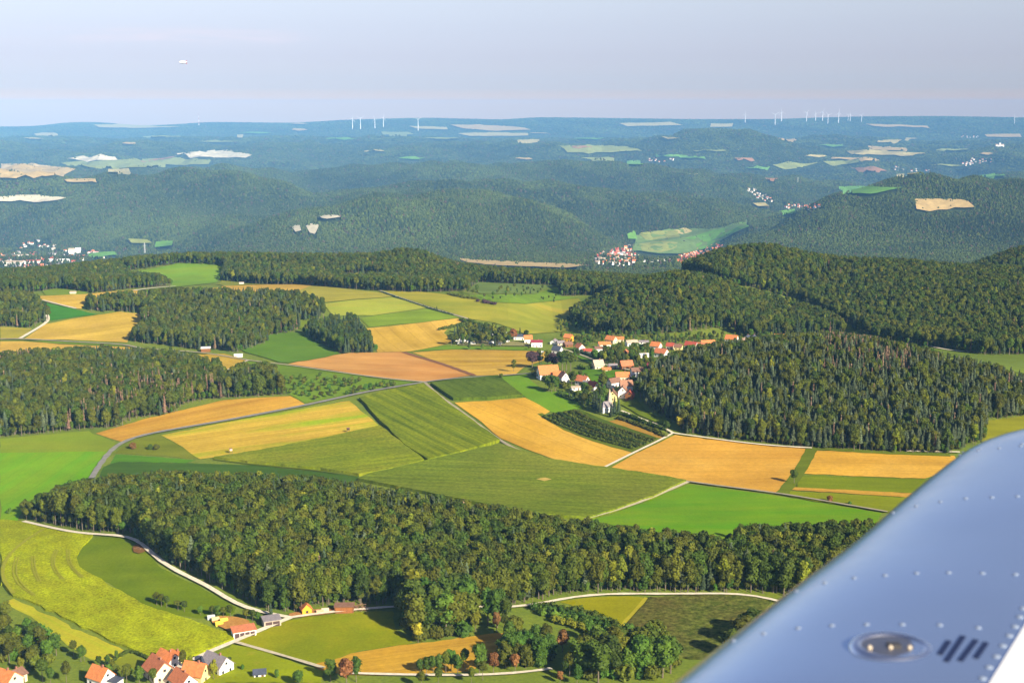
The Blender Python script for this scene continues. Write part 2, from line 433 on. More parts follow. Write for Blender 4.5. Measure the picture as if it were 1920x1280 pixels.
def smooth_poly(P, n=3, closed=True):
    """Catmull-Rom through the photo points"""
    P = np.asarray(P, float); m = len(P); o = []
    rngi = range(m if closed else m - 1)
    for i in rngi:
        p0, p1, p2, p3 = (P[(i + k) % m] if closed else P[min(max(i + k, 0), m - 1)] for k in (-1, 0, 1, 2))
        for q in range(n):
            t = q / n
            o.append(.5 * (2 * p1 + (p2 - p0) * t + (2 * p0 - 5 * p1 + 4 * p2 - p3) * t * t + (3 * p1 - p0 - 3 * p2 + p3) * t ** 3))
    if not closed: o.append(P[-1])
    return np.array(o)
def field(name, poly, mat, label=None, cat='field', raise_=0.0, off=None, curve=False, kind='structure'):
    P = smooth_poly(poly) if curve else np.asarray(poly, float)
    # edges followed across the land, not only their corners
    Q = []
    for a, b in zip(P, np.roll(P, -1, 0)):
        n = max(1, int(np.hypot(*(b - a)) / 14))
        for k in range(n): Q.append(a + (b - a) * k / n)
    Q = np.array(Q)
    g = ground(Q[:, 0], Q[:, 1])
    far = np.median(g[:, 1])
    jr = np.random.default_rng(len(g) + int(abs(g[0, 0])))
    g[:, :2] += jr.normal(0, .5 if far < 2300 else far * .0012, (len(g), 2))
    _layer[0] += 1
    if off is None: off = (.10 + .012 * _layer[0]) if far < 2300 else (1.2 + far / 2500 + .06 * _layer[0])
    step = 14 if far < 2300 else max(20, far / 90)
    o = obj(name, drape_mesh(name, g[:, :2], off, [mat], step, raise_))
    return tag(o, label, cat, kind=kind)
def ribbon(name, pts, width, mat, label, cat='path', off=.9, curve=True, kind='structure'):
    P = smooth_poly(pts, 5, False) if curve else np.asarray(pts, float)
    g = ground(P[:, 0], P[:, 1])[:, :2]
    # resample evenly
    s = np.concatenate([[0], np.cumsum(np.hypot(*np.diff(g, axis=0).T))])
    n = max(3, int(s[-1] / 8)); q = np.linspace(0, s[-1], n)
    x = np.interp(q, s, g[:, 0]); y = np.interp(q, s, g[:, 1])
    k = np.array([.25, .5, .25])
    for _ in range(3):
        x[1:-1] = np.convolve(x, k, 'valid'); y[1:-1] = np.convolve(y, k, 'valid')
    dx, dy = np.gradient(x), np.gradient(y); l = np.hypot(dx, dy); nx, ny = -dy / l, dx / l
    wv = width * (1 + .12 * np.sin(q * .35) + .08 * np.sin(q * 1.1 + 1))
    a = np.stack([x + nx * wv / 2, y + ny * wv / 2], 1); b = np.stack([x - nx * wv / 2, y - ny * wv / 2], 1); c = np.stack([x, y], 1)
    A = np.concatenate([a, c, b]); _layer[0] += 1
    Z = H(A[:, 0], A[:, 1]) + off + .004 * _layer[0]
    V = np.column_stack([A, Z]); i = np.arange(n - 1)
    Fs = np.concatenate([np.stack([i + n, i + n + 1, i + 1, i], 1), np.stack([i + 2 * n, i + 2 * n + 1, i + n + 1, i + n], 1)])
    return tag(obj(name, mesh_np(name, V, Fs, [mat])), label, cat, kind=kind)
# ------------------------------------------------------------------ fields, each one sheet lying on the land
def A(r, g, b, k=1.55): return tuple(min(.85, c / k) for c in srgb(r, g, b))
TAN, TAN2 = A(240, 190, 90), A(228, 170, 75)
def stub(n, row, ca=TAN, cb=TAN2, **kw):
    kw.setdefault('patch', A(246, 200, 96)); kw.setdefault('pamt', .35)
    ca = (ca[0], ca[1], ca[2] * .6); cb = (cb[0] * .76, cb[1] * .76, cb[2] * .5)
    kw.setdefault('tram', 16); kw.setdefault('tamt', .25)
    return field_mat(n, ca, cb, row, kw.pop('across', .22) * .6, kw.pop('along', .004), kw.pop('amt', .9), fine=.16, fscale=.4, **kw)
def grass(n, c, row=None, c2=None, **kw):
    kr = 1.45 if c[0] < .6 * c[1] else 1.0; c = (c[0] * kr, c[1] * 1.02, c[2] * .7); c2 = (c2[0] * kr, c2[1] * .95, c2[2] * .7) if c2 else tuple(x * .76 for x in c)
    return field_mat(n, c, c2, row, kw.pop('across', .10), kw.pop('along', .008), kw.pop('amt', .8), fine=kw.pop('fine', .16), **kw)
def maize(n, ca, cb, row, **kw):
    kw.setdefault('tram', 9); kw.setdefault('tamt', .3); kw.setdefault('twid', .14)
    return field_mat(n, ca, cb, row, kw.pop('across', .16), kw.pop('along', .012), kw.pop('amt', 1), fine=.38, fscale=.4, **kw)

field('meadow', [(0, 822), (165, 808), (217, 830), (206, 846), (0, 850)], grass('grass_upper', A(112, 160, 42), c2=A(128, 168, 48)), 'mown mid-green meadow strip along the lower edge of the woodland at the picture edge', 'meadow')
field('meadow', [(0, 849), (206, 846), (190, 870), (168, 897), (120, 925), (60, 945), (20, 985), (0, 985)], grass('grass_vivid', A(98, 178, 22), ((60, 935), (185, 850)), A(120, 182, 34), across=.06, amt=1, tram=14, tamt=.15), 'vivid green meadow beside the grey road bend', 'meadow')
field('crop_field', [(0, 976), (45, 981), (88, 993), (176, 1006), (152, 1028), (143, 1045), (150, 1065), (200, 1096), (280, 1140), (340, 1160), (400, 1180), (449, 1193), (402, 1215), (347, 1238), (284, 1234), (232, 1213), (140, 1169), (62, 1131), (24, 1118), (4, 1095), (0, 1098)],
      field_mat('mustard_crop', A(188, 196, 20), A(160, 174, 18), ((10, 1060), (60, 1110)), .14, .05, .9, patch=A(150, 152, 14), pamt=.8, pscale=.07, pramp=(.40, .66), fine=.6, fscale=.9), 'large curving yellow-green crop field above the near farmhouses', raise_=.9)
field('meadow', [(178, 1008), (240, 1006), (258, 1020), (283, 1042), (302, 1064), (350, 1090), (400, 1114), (440, 1140), (428, 1158), (385, 1160), (340, 1154), (285, 1141), (202, 1094), (152, 1065), (145, 1046), (154, 1029)],
      grass('grass_deep', A(118, 138, 10), c2=A(104, 130, 12), patch=A(140, 150, 24), pamt=.5), 'deep green meadow between the pale curving track and the yellow-green crop', 'meadow', curve=True)
field('meadow', [(24, 1122), (62, 1138), (140, 1177), (236, 1220), (222, 1240), (168, 1236), (100, 1192), (58, 1155), (4, 1130)],
      grass('grass_hay', A(178, 190, 40), ((60, 1150), (220, 1230)), A(212, 196, 66), across=.3, amt=1), 'pale mown hay strip with straw rows above the garden trees', 'meadow')
field('paddock', [(203, 1246), (243, 1222), (284, 1240), (236, 1266)], grass('grass_paddock', A(150, 160, 52), c2=A(140, 150, 44)), 'small hedged dull green paddock behind the orange-roofed houses', 'paddock')
field('meadow', [(447, 1205), (500, 1180), (540, 1163), (600, 1154), (735, 1145), (737, 1165), (750, 1188), (772, 1205), (700, 1216), (640, 1230), (588, 1248), (520, 1231)],
      grass('grass_olive', A(146, 156, 10), c2=A(132, 146, 10), patch=A(178, 170, 20), pamt=.7, pscale=.02, pramp=(.45, .65)), 'olive-yellow meadow framed by the pale tracks and the round copse', 'meadow', curve=True)
field('stubble_field', [(588, 1249), (640, 1231), (700, 1217), (772, 1208), (830, 1201), (880, 1193), (952, 1187), (940, 1210), (930, 1228), (905, 1243), (880, 1258), (780, 1264), (715, 1266), (640, 1263)],
      stub('stubble_near', ((640, 1245), (900, 1210)), A(236, 188, 84), A(222, 170, 66), across=.3), 'tan stubble field below the round copse', curve=True)
field('meadow', [(1050, 1128), (1100, 1121), (1160, 1117), (1212, 1120), (1162, 1173), (1140, 1160), (1100, 1145)], grass('grass_olive_wedge', A(164, 160, 18), c2=A(148, 150, 18)), 'olive wedge of meadow under the forest track', 'meadow')
field('fallow_field', [(1217, 1121), (1300, 1117), (1400, 1116), (1448, 1128), (1400, 1190), (1345, 1238), (1262, 1233), (1225, 1212), (1168, 1178)],
      field_mat('fallow', A(74, 90, 24), A(122, 126, 56), ((1220, 1130), (1420, 1125)), .3, .2, 1, patch=A(104, 78, 46), pamt=.5, pscale=.02, fine=.7, fscale=.5), 'dark mottled cabbage field beside the wing edge', raise_=.5)
field('grass_verge', [(1210, 1120), (1217, 1121), (1168, 1178), (1160, 1173)], grass('verge_pale', A(196, 184, 60)), 'pale grass strip bounding the dark cabbage field', 'verge')
field('meadow', [(1107, 975), (1160, 960), (1222, 937), (1292, 908), (1380, 919), (1480, 933), (1655, 962), (1640, 985), (1400, 1000), (1370, 1015), (1250, 1010), (1180, 992)],
      grass('grass_bright', A(84, 158, 20), ((1200, 980), (1600, 975)), A(112, 168, 30), across=.05, amt=1, tram=18, tamt=.12, patch=A(170, 176, 60), pamt=.5, pscale=.012, pramp=(.6, .72), pstretch=4), 'bright green meadow on the far side of the large wood by the wing', 'meadow')
field('maize_field', [(672, 902), (690, 893), (800, 868), (936, 836), (985, 852), (1040, 866), (1130, 880), (1210, 891), (1287, 905), (1222, 935), (1160, 957), (1102, 975), (1000, 968), (900, 948), (760, 920)],
      maize('maize_deep', A(132, 148, 34), A(108, 128, 26), ((700, 905), (1240, 925)), patch=A(150, 152, 52), pamt=.5, pscale=.008), 'broad dull green maize field with a bare patch behind the large wood', raise_=2.0)
field('grass_verge', [(672, 899), (690, 890), (800, 866), (936, 832), (944, 834), (800, 870), (690, 895), (682, 903)], grass('verge_yellow', A(176, 170, 36)), 'yellow grass strip between two maize fields', 'verge')
field('maize_field', [(672, 750), (735, 735), (795, 722), (840, 760), (890, 795), (938, 829), (870, 850), (801, 866), (760, 838), (715, 795)],
      maize('maize_rows', A(154, 164, 20), A(102, 122, 18), ((700, 757), (870, 843)), across=.13, along=.005), 'striped yellow-green maize field at the road junction', raise_=2.2)
field('maize_field', [(400, 861), (500, 845), (600, 826), (712, 801), (797, 866), (740, 881), (672, 893), (600, 882), (480, 871)],
      maize('maize_olive', A(146, 158, 26), A(118, 136, 22), ((440, 862), (720, 830)), patch=A(168, 160, 44), pamt=.4), 'olive maize field below the streaky straw field', raise_=1.8)
field('stubble_field', [(303, 816), (370, 803), (440, 789), (570, 766), (655, 752), (712, 800), (600, 825), (520, 843), (375, 861), (338, 837)],
      stub('straw_streaky', ((330, 815), (690, 765)), A(236, 200, 92), A(226, 186, 74), patch=A(160, 190, 20), pamt=.9, pscale=.035, pramp=(.46, .60), pstretch=7), 'straw-coloured field with green weedy streaks beside the grey road')
field('crop_field', [(192, 876), (220, 866), (350, 868), (480, 873), (672, 893), (664, 912), (500, 901), (330, 899), (186, 900)], grass('clover_dark', A(70, 116, 40), c2=A(60, 104, 34)), 'dark blue-green clover strip above the large wood')
field('meadow', [(205, 871), (216, 852), (300, 857), (366, 863), (350, 868), (222, 866)], grass('grass_emerald', A(84, 152, 34)), 'narrow emerald meadow strip above the clover', 'meadow')
field('meadow', [(216, 850), (238, 832), (262, 822), (300, 814), (340, 838), (372, 861), (300, 855)], grass('grass_dull', A(134, 144, 36), patch=A(150, 150, 50), pamt=.5), 'dull green triangle of meadow with two bushes by the road bend', 'meadow')
field('stubble_field', [(180, 813), (250, 792), (330, 772), (420, 750), (545, 743), (572, 759), (440, 786), (330, 804), (255, 820), (228, 829)],
      stub('stubble_wood_edge', ((240, 810), (540, 752)), across=.12, patch=A(150, 160, 50), pamt=.5, pramp=(.56, .66), pstretch=5), 'tan stubble field between the woodland edge and the grey road')
field('orchard_meadow', [(438, 692), (468, 677), (540, 686), (640, 700), (778, 717), (690, 732), (620, 747), (572, 756), (546, 742), (500, 720)], grass('grass_orchard', A(106, 156, 44), c2=A(96, 146, 40)), 'green orchard meadow dotted with small fruit trees', 'meadow')
field('ploughed_field', [(540, 683), (590, 671), (655, 662), (762, 660), (830, 682), (886, 704), (792, 716), (700, 706), (620, 694)],
      field_mat('bare_soil', A(236, 178, 98), A(220, 158, 78), ((560, 683), (860, 700)), .05, .006, .9, patch=A(206, 138, 66), pamt=.8, pscale=.012, fine=.1, pstretch=3), 'smooth light brown bare field beside the crossroads')
field('stubble_field', [(772, 661), (850, 656), (930, 657), (1024, 659), (1045, 668), (980, 690), (966, 703), (888, 705), (832, 682)], stub('stubble_rows', ((800, 675), (1000, 672)), A(238, 196, 92), A(218, 172, 72), across=.10), 'tan stubble field with fine rows in front of the village')
field('stubble_field', [(688, 616), (740, 611), (800, 604), (858, 597), (870, 602), (842, 612), (832, 625), (852, 640), (836, 646), (770, 659), (708, 661)], stub('stubble_bands', ((730, 612), (780, 655)), A(240, 196, 98), A(222, 180, 70), across=.08), 'tan stubble field with green-edged bands beside the dark spruce wood')
field('meadow', [(772, 659), (836, 648), (900, 651), (1000, 651), (1024, 658), (930, 656), (850, 655)], grass('grass_village_strip', A(104, 158, 36)), 'green strip below the campsite trees', 'meadow')
field('maize_field', [(806, 722), (860, 715), (932, 708), (952, 722), (978, 744), (910, 750), (850, 751)], maize('maize_dark', A(112, 132, 30), A(84, 108, 24), ((830, 715), (905, 748)), across=.05), 'small dark green maize field above the golden stubble', raise_=2.2)
field('meadow', [(938, 707), (985, 703), (1022, 735), (1062, 735), (1092, 766), (1034, 775), (985, 746), (958, 725)], grass('grass_lane', A(98, 162, 34), ((960, 710), (1060, 760)), A(108, 168, 40)), 'bright green meadow running down beside the farm gardens', 'meadow')
field('stubble_field', [(855, 755), (920, 752), (985, 746), (1012, 760), (1032, 772), (1016, 780), (1060, 806), (1120, 828), (1190, 847), (1160, 863), (1130, 879), (1050, 864), (1000, 848), (940, 822), (900, 792)], stub('stubble_gold', ((880, 765), (1120, 865)), A(246, 194, 82), A(238, 182, 70), across=.07), 'golden stubble field curving down the middle of the valley')
field('orchard_meadow', [(1016, 779), (1086, 768), (1130, 786), (1180, 804), (1238, 824), (1190, 846), (1120, 827), (1060, 805)], grass('grass_plantation', A(96, 116, 38)), 'grass under the rows of the small plantation', 'meadow')
field('fallow_field', [(1142, 790), (1160, 787), (1200, 802), (1247, 820), (1238, 824), (1190, 807)], grass('soil_strip', A(196, 152, 74)), 'narrow brown soil strip beside the plantation rows')
field('stubble_field', [(1265, 816), (1380, 830), (1450, 838), (1521, 842), (1496, 889), (1465, 926), (1380, 916), (1292, 904), (1210, 892), (1142, 880), (1195, 850)], stub('stubble_orange', ((1180, 870), (1500, 870)), A(240, 184, 92), A(234, 174, 80), across=.06), 'wide orange-tan stubble field below the pine hill')
field('stubble_field', [(1527, 845), (1650, 850), (1792, 855), (1800, 875), (1737, 898), (1600, 893), (1499, 888)], stub('stubble_by_wing', ((1520, 870), (1750, 875)), A(244, 190, 88), A(236, 180, 78), across=.06), 'orange-tan stubble field meeting the wing edge')
field('meadow', [(1496, 891), (1600, 895), (1745, 899), (1720, 926), (1600, 920), (1492, 915)], grass('grass_banded', A(112, 146, 22), ((1500, 905), (1720, 912)), A(98, 136, 18), across=.12, amt=1), 'banded green strip beneath the last stubble field', 'meadow')
field('stubble_field', [(1484, 914), (1600, 920), (1720, 926), (1712, 933), (1600, 927), (1480, 919)], stub('stubble_thin', ((1500, 918), (1700, 928)), A(226, 176, 80), A(206, 156, 66)), 'thin tan stubble strip between two green strips')
field('meadow', [(1476, 921), (1600, 928), (1712, 934), (1690, 965), (1660, 960), (1560, 945), (1470, 930)], grass('grass_olive_strip', A(148, 156, 24), ((1500, 930), (1690, 945)), A(132, 146, 20), amt=1), 'olive strip with two lone bushes beside the thin grey track', 'meadow')
field('meadow', [(1730, 647), (1780, 653), (1830, 660), (1925, 667), (1925, 702), (1850, 690), (1780, 668)], grass('grass_hidden_dale', A(128, 148, 66)), 'soft green field in the dale behind the pine hill', 'meadow')
field('meadow', [(1838, 792), (1925, 780), (1925, 850), (1840, 830)], grass('grass_wing_side', A(152, 152, 44)), 'olive meadow right above the wing', 'meadow')
field('stubble_field', [(45, 637), (66, 622), (86, 608), (150, 596), (225, 585), (276, 590), (262, 606), (245, 625), (240, 643), (110, 637)], stub('stubble_hatched', ((70, 625), (250, 600)), A(238, 200, 102), A(220, 186, 76), across=.07), 'pale hatched stubble field between two woods')
field('meadow', [(44, 639), (150, 639), (238, 645), (226, 650), (110, 645)], grass('grass_thin', A(132, 158, 46)), 'thin green strip below the hatched stubble field', 'meadow')
field('stubble_field', [(0, 641), (44, 640), (110, 646), (226, 651), (244, 652), (240, 657), (100, 656), (0, 665)], stub('stubble_far_strip', ((10, 650), (230, 653)), A(236, 194, 98), A(222, 178, 82)), 'long tan stubble strip behind the mixed woodland')
field('meadow', [(0, 613), (62, 616), (40, 635), (0, 638)], grass('grass_straw', A(188, 174, 70)), 'straw-green field corner at the picture edge', 'meadow')
field('meadow', [(76, 567), (140, 580), (182, 590), (95, 602), (88, 590)], grass('grass_emerald_far', A(64, 142, 46)), 'dark emerald field beside the round wood at the picture edge', 'meadow')
field('stubble_field', [(70, 556), (160, 552), (256, 543), (262, 552), (165, 561), (152, 580), (140, 579), (80, 564)], stub('stubble_far_lane', ((80, 557), (250, 548)), A(234, 196, 106), A(222, 184, 84)), 'pale stubble strip behind the long wood')
field('meadow', [(80, 546), (116, 538), (166, 548), (160, 552), (86, 555)], grass('grass_nook', A(116, 162, 56)), 'green meadow nook against the far woodland', 'meadow')
field('meadow', [(258, 546), (340, 540), (372, 546), (270, 552)], grass('grass_lens', A(104, 156, 54)), 'small green lens of meadow beyond the long wood', 'meadow')
field('stubble_field', [(372, 546), (420, 537), (500, 534), (592, 534), (560, 546), (480, 548)], stub('stubble_barn', ((380, 542), (570, 538)), A(230, 188, 92), A(216, 178, 82)), 'tan stubble field in front of the red-roofed barn')
field('crop_field', [(556, 547), (592, 535), (640, 541), (720, 550), (738, 557), (660, 562), (606, 568)], grass('crop_pale', A(188, 178, 76)), 'pale yellow-green crop beyond the long wood')
field('crop_field', [(608, 570), (660, 564), (735, 558), (802, 577), (750, 585), (700, 592), (622, 592)], grass('crop_lime', A(170, 182, 72), c2=A(186, 186, 80)), 'lime green crop beside the straight lane')
field('meadow', [(676, 598), (702, 593), (802, 580), (862, 596), (800, 604), (692, 614)], grass('grass_lane_side', A(120, 168, 52)), 'green meadow below the lime crop by the straight lane', 'meadow')
field('crop_field', [(712, 545), (790, 548), (868, 556), (920, 568), (985, 571), (1085, 560), (1092, 570), (1068, 595), (1062, 622), (985, 627), (930, 606), (880, 598), (800, 573)],
      field_mat('crop_undulating', A(168, 168, 52), A(148, 154, 46), ((760, 560), (1060, 600)), .05, .008, 1, patch=A(196, 176, 60), pamt=.7, pscale=.008, pramp=(.5, .64), fine=.15, pstretch=3), 'wide undulating olive-yellow crop beside the village')
field('meadow', [(872, 556), (900, 553), (1000, 553), (1046, 538), (1050, 556), (1088, 559), (985, 570), (920, 567)], grass('grass_scrub', A(128, 160, 52)), 'green meadow with scattered scrub below the far woodland', 'meadow')
field('meadow', [(868, 532), (900, 530), (1040, 536), (1000, 551), (900, 551), (880, 545)], grass('grass_teal', A(108, 150, 84)), 'bluish green field at the foot of the far woodland', 'meadow')
field('meadow', [(243, 512), (300, 502), (340, 493), (410, 491), (428, 500), (404, 531), (318, 540), (322, 528), (300, 518)], grass('grass_plateau', A(146, 172, 56), ((260, 512), (420, 505)), A(116, 168, 52), across=.02, amt=1), 'green fields set into the far woodland', 'meadow')
field('meadow', [(404, 534), (420, 520), (480, 531), (500, 533), (420, 537)], grass('grass_plateau_low', A(160, 164, 62)), 'yellow-green field edge beside the barn', 'meadow')
field('meadow', [(640, 513), (690, 507), (732, 517), (650, 520)], grass('grass_clearing', A(168, 168, 70)), 'pale clearing inside the far woodland', 'meadow')
field('meadow', [(452, 656), (480, 640), (512, 627), (562, 625), (600, 645), (634, 664), (540, 681), (500, 672)], grass('grass_hollow', A(82, 138, 36), ((470, 660), (620, 655)), A(94, 148, 42), across=.06), 'dark green meadow between the long wood and the spruce wood', 'meadow', curve=True)
field('meadow', [(556, 600), (606, 602), (562, 618)], grass('grass_gap', A(112, 150, 44)), 'small green gap between two woods', 'meadow')
field('stubble_field', [(372, 666), (420, 664), (464, 676), (430, 695), (400, 684)], stub('stubble_corner', ((380, 668), (450, 680)), A(226, 190, 84), A(212, 176, 70)), 'small tan stubble corner beside the mixed woodland')
field('meadow', [(1070, 662), (1110, 668), (1145, 688), (1128, 694), (1085, 672)], grass('grass_village', A(96, 156, 38)), 'green meadow slope inside the village', 'meadow')
field('meadow', [(1060, 706), (1100, 694), (1130, 693), (1185, 700), (1150, 708), (1125, 722), (1090, 716)], grass('grass_green', A(92, 156, 34)), 'village green between the orange-roofed houses', 'meadow')
field('meadow', [(1165, 760), (1200, 780), (1248, 800), (1255, 790), (1210, 770), (1190, 745)], grass('grass_slope', A(104, 142, 34)), 'sunlit grass slope under the pine hill', 'meadow')
field('bare_patch', [(1006, 904), (1020, 901), (1034, 904), (1022, 907)], grass('sand', A(224, 190, 120)), 'small bare sandy patch in the maize', 'bare patch', off=2.3)
field('yard', [(392, 1166), (412, 1158), (446, 1160), (470, 1170), (455, 1190), (420, 1180)], field_mat('earth', A(214, 160, 84), A(196, 140, 70), fine=.3), 'ochre earth yard behind the red-roofed garage', 'yard', curve=True)
field('yard', [(545, 1152), (580, 1146), (640, 1141), (640, 1150), (600, 1155), (550, 1160)], field_mat('earth_pale', A(206, 150, 92), A(184, 128, 74), fine=.3), 'earthy clearing along the forest edge track', 'yard', curve=True)
field('garden', [(402, 1228), (440, 1210), (500, 1226), (605, 1262), (600, 1283), (380, 1283), (385, 1250)], grass('lawn', A(134, 170, 20), patch=A(196, 170, 66), pamt=.7, pscale=.06, pramp=(.55, .7)), 'sunny lawn with straw patches around the garden shed', 'garden')
field('burnt_patch', [(248, 1027), (262, 1020), (276, 1026), (270, 1038), (252, 1037)], grass('ash', A(150, 110, 74), c2=A(110, 80, 56)), 'brown brush-pile patch beside the curving track', 'bare patch', curve=True)
field('yard', [(850, 636), (890, 640), (985, 642), (1000, 650), (860, 648)], field_mat('gravel_camp', A(186, 170, 120), A(130, 140, 70), fine=.3), 'gravel and grass pitches of the campsite', 'yard')

# tractor lines in the curved crop
dark_line = plain_mat('trodden_crop', A(160, 160, 26), .95)
for i, p in enumerate([[(84, 996), (50, 1016), (18, 1043), (3, 1066), (4, 1092), (26, 1118)],
        [(30, 1048), (21, 1070), (24, 1090), (40, 1108), (62, 1120)], [(60, 1046), (56, 1064), (60, 1082), (72, 1094)],
        [(104, 1034), (91, 1050), (91, 1066), (100, 1080), (116, 1090)], [(126, 1034), (121, 1048), (124, 1066), (138, 1076), (152, 1086)]]):
    if i == 0: ribbon('tractor_line', p, 2.0, dark_line, 'dark outer tractor line sweeping round the yellow-green crop', 'tractor line', off=1.6)
    else:
        for dx in (0, 5): ribbon('tractor_line', [(x + dx, y) for x, y in p], .75, dark_line, 'faint tractor line in the yellow-green crop', 'tractor line', off=1.1)
# weedy margins of fields
margin = grass('margin_weeds', A(120, 134, 38))
for p, wd in [([(1060, 805), (1016, 780), (1012, 776)], 4), ([(1060, 805), (1120, 829), (1190, 848)], 5), ([(1190, 847), (1240, 823)], 7),
              ([(1522, 843), (1497, 889), (1466, 927)], 8), ([(400, 862), (480, 872), (600, 883), (672, 894)], 2.5), ([(1290, 811), (1380, 826), (1500, 838), (1640, 848), (1780, 853)], 9)]:
    ribbon('grass_verge', p, wd, margin, 'weedy green margin between two fields', 'verge', off=.3, curve=False)
brown_edge = plain_mat('ploughed_edge', A(150, 100, 60), .95)
ribbon('grass_verge', [(757, 661), (830, 683), (890, 705)], 5, brown_edge, 'brown ploughed margin between the bare field and the stubble', 'verge', off=.35, curve=False)

# ------------------------------------------------------------------ roads and tracks
asphalt = plain_mat('old_asphalt', (.21, .20, .17), .9, scale=.3)
gravel = plain_mat('limestone_gravel', (.62, .55, .42), .95, scale=.6)
dirt = plain_mat('dirt_track', (.30, .26, .17), .95, scale=.4)
pale = plain_mat('pale_dirt', (.46, .40, .27), .95, scale=.5)
ribbon('road', [(172, 899), (181, 883), (193, 866), (212, 843), (236, 828), (270, 817), (330, 806), (440, 787), (570, 762), (680, 738), (742, 727), (797, 718)], 4.0, asphalt, 'grey asphalt road bending up to the crossroads', 'road')
ribbon('road', [(797, 718), (860, 710), (970, 704), (1020, 699), (1045, 702)], 3.2, asphalt, 'grey asphalt lane from the crossroads into the village', 'road')
ribbon('track', [(797, 719), (820, 741), (860, 770), (900, 800), (940, 829), (975, 848), (1015, 860), (1070, 871), (1130, 880)], 2.6, dirt, 'grey-brown farm track past the striped maize')
ribbon('track', [(1130, 880), (1190, 850), (1240, 826), (1262, 814)], 2.1, gravel, 'white gravel track between two golden stubble fields')
ribbon('track', [(1262, 814), (1320, 822), (1400, 833), (1480, 840), (1522, 842)], 2.1, gravel, 'white gravel track along the foot of the pine hill')
ribbon('track', [(1262, 814), (1252, 806), (1236, 799), (1200, 787), (1178, 778), (1165, 772)], 2.1, gravel, 'white gravel track leading up to the chapel')
ribbon('track', [(1130, 880), (1210, 892), (1290, 905), (1380, 917), (1465, 928), (1560, 944), (1664, 962)], 2.2, dirt, 'thin grey track above the bright green meadow')
ribbon('track', [(1290, 906), (1250, 923), (1210, 940), (1150, 961), (1098, 975)], 2.6, pale, 'pale track along the edge of the dull green maize')
ribbon('track', [(44, 980), (100, 993), (150, 1003), (200, 1006), (240, 1006), (262, 1018), (284, 1040), (310, 1062), (350, 1083), (400, 1106), (430, 1130), (470, 1146), (520, 1158), (545, 1161)], 2.4, gravel, 'pale gravel track curving along the large wood')
ribbon('track', [(545, 1161), (575, 1156), (640, 1148), (737, 1141), (790, 1137), (850, 1140), (920, 1142), (965, 1143), (1010, 1136), (1060, 1124), (1110, 1118), (1180, 1116), (1250, 1117), (1330, 1116), (1400, 1116), (1440, 1124), (1475, 1134)], 2.0, gravel, 'pale gravel track under the front edge of the large wood')
ribbon('track', [(545, 1161), (515, 1172), (490, 1184), (462, 1197), (440, 1206), (400, 1222), (345, 1246), (318, 1262), (305, 1285)], 2.9, gravel, 'white gravel lane running down to the farmhouses')
ribbon('track', [(438, 1206), (470, 1216), (510, 1226), (560, 1241), (608, 1256)], 2.0, pale, 'pale track below the olive-yellow meadow')
ribbon('track', [(640, 1265), (720, 1268), (800, 1269), (880, 1270), (960, 1267), (1010, 1262), (1035, 1257)], 2.0, gravel, 'thin pale path below the near hedge')
ribbon('track', [(38, 636), (62, 622), (82, 610), (92, 602), (88, 592)], 4.0, gravel, 'pale track climbing beside the hatched stubble field')
ribbon('track', [(0, 637), (45, 637), (150, 643), (238, 648), (262, 655), (320, 658), (380, 663), (420, 669), (465, 677), (540, 686), (640, 700), (720, 711), (797, 718)], 3.4, dirt, 'long farm track from the far fields to the crossroads')
ribbon('track', [(465, 677), (446, 687), (424, 696)], 2.5, pale, 'short pale track beside the tan stubble corner')
ribbon('track', [(80, 564), (110, 572), (143, 580)], 3.5, pale, 'short pale track beside the emerald field')
ribbon('track', [(250, 546), (258, 545), (290, 541), (330, 538)], 5, gravel, 'pale track crossing the far stubble strip')
ribbon('track', [(712, 546), (760, 563), (805, 578), (850, 591), (880, 600)], 3.4, dirt, 'straight grey lane between the far crops')
ribbon('road', [(1052, 655), (1080, 664), (1105, 673), (1130, 684), (1150, 690), (1190, 697)], 2.4, pale, 'pale village street on the slope', 'road')
ribbon('track', [(1740, 650), (1790, 660), (1830, 662)], 3.4, gravel, 'pale track in the dale behind the pine hill')
ribbon('track', [(1700, 848), (1760, 849), (1800, 850)], 2.1, gravel, 'short pale track end under the pine hill')
ribbon('grass_verge', [(1140, 1175), (1165, 1175), (1178, 1190), (1182, 1202)], 2.0, pale, 'worn grass edge under the curving hedges', 'verge', off=.3)

# ------------------------------------------------------------------ far clearings, quarries and valley meadows
def fmat(n, c): return field_mat(n, A(*c), tuple(x * .85 for x in A(*c)), None, .02, .01, .8, fine=.2, fscale=.05)
f_tan, f_pale, f_green, f_olive, f_brown, f_white = (fmat('far_' + n, c) for n, c in
    (('tan', (216, 186, 124)), ('straw', (212, 196, 130)), ('green', (122, 176, 70)), ('olive', (160, 168, 90)), ('brown', (186, 136, 98)), ('limestone', (240, 228, 196))))
CLEAR = []   # photo outlines that no far tree may cover
def far(name, poly, mat, label, cat='field'):
    CLEAR.append(poly); return field(name, poly, mat, label, cat)
far('far_field', [(0, 309), (60, 309), (140, 318), (120, 330), (60, 336), (0, 337)], f_tan, 'hazy tan field on the far plateau at the picture edge')
far('far_field', [(112, 308), (200, 303), (240, 300), (330, 298), (400, 303), (392, 311), (300, 313), (225, 318), (165, 316)], f_olive, 'hazy olive field beside the far limestone quarry')
far('quarry', [(328, 291), (360, 287), (420, 284), (470, 291), (466, 298), (400, 297), (350, 297)], f_white, 'long white limestone quarry on the far plateau', 'quarry')
far('quarry', [(124, 300), (160, 296), (185, 293), (235, 300), (210, 303), (150, 303)], f_white, 'low white quarry heap on the far plateau', 'quarry')
far('quarry', [(0, 373), (30, 371), (70, 369), (126, 374), (92, 382), (40, 382), (0, 380)], f_white, 'white quarry shelf on the hill at the picture edge', 'quarry')
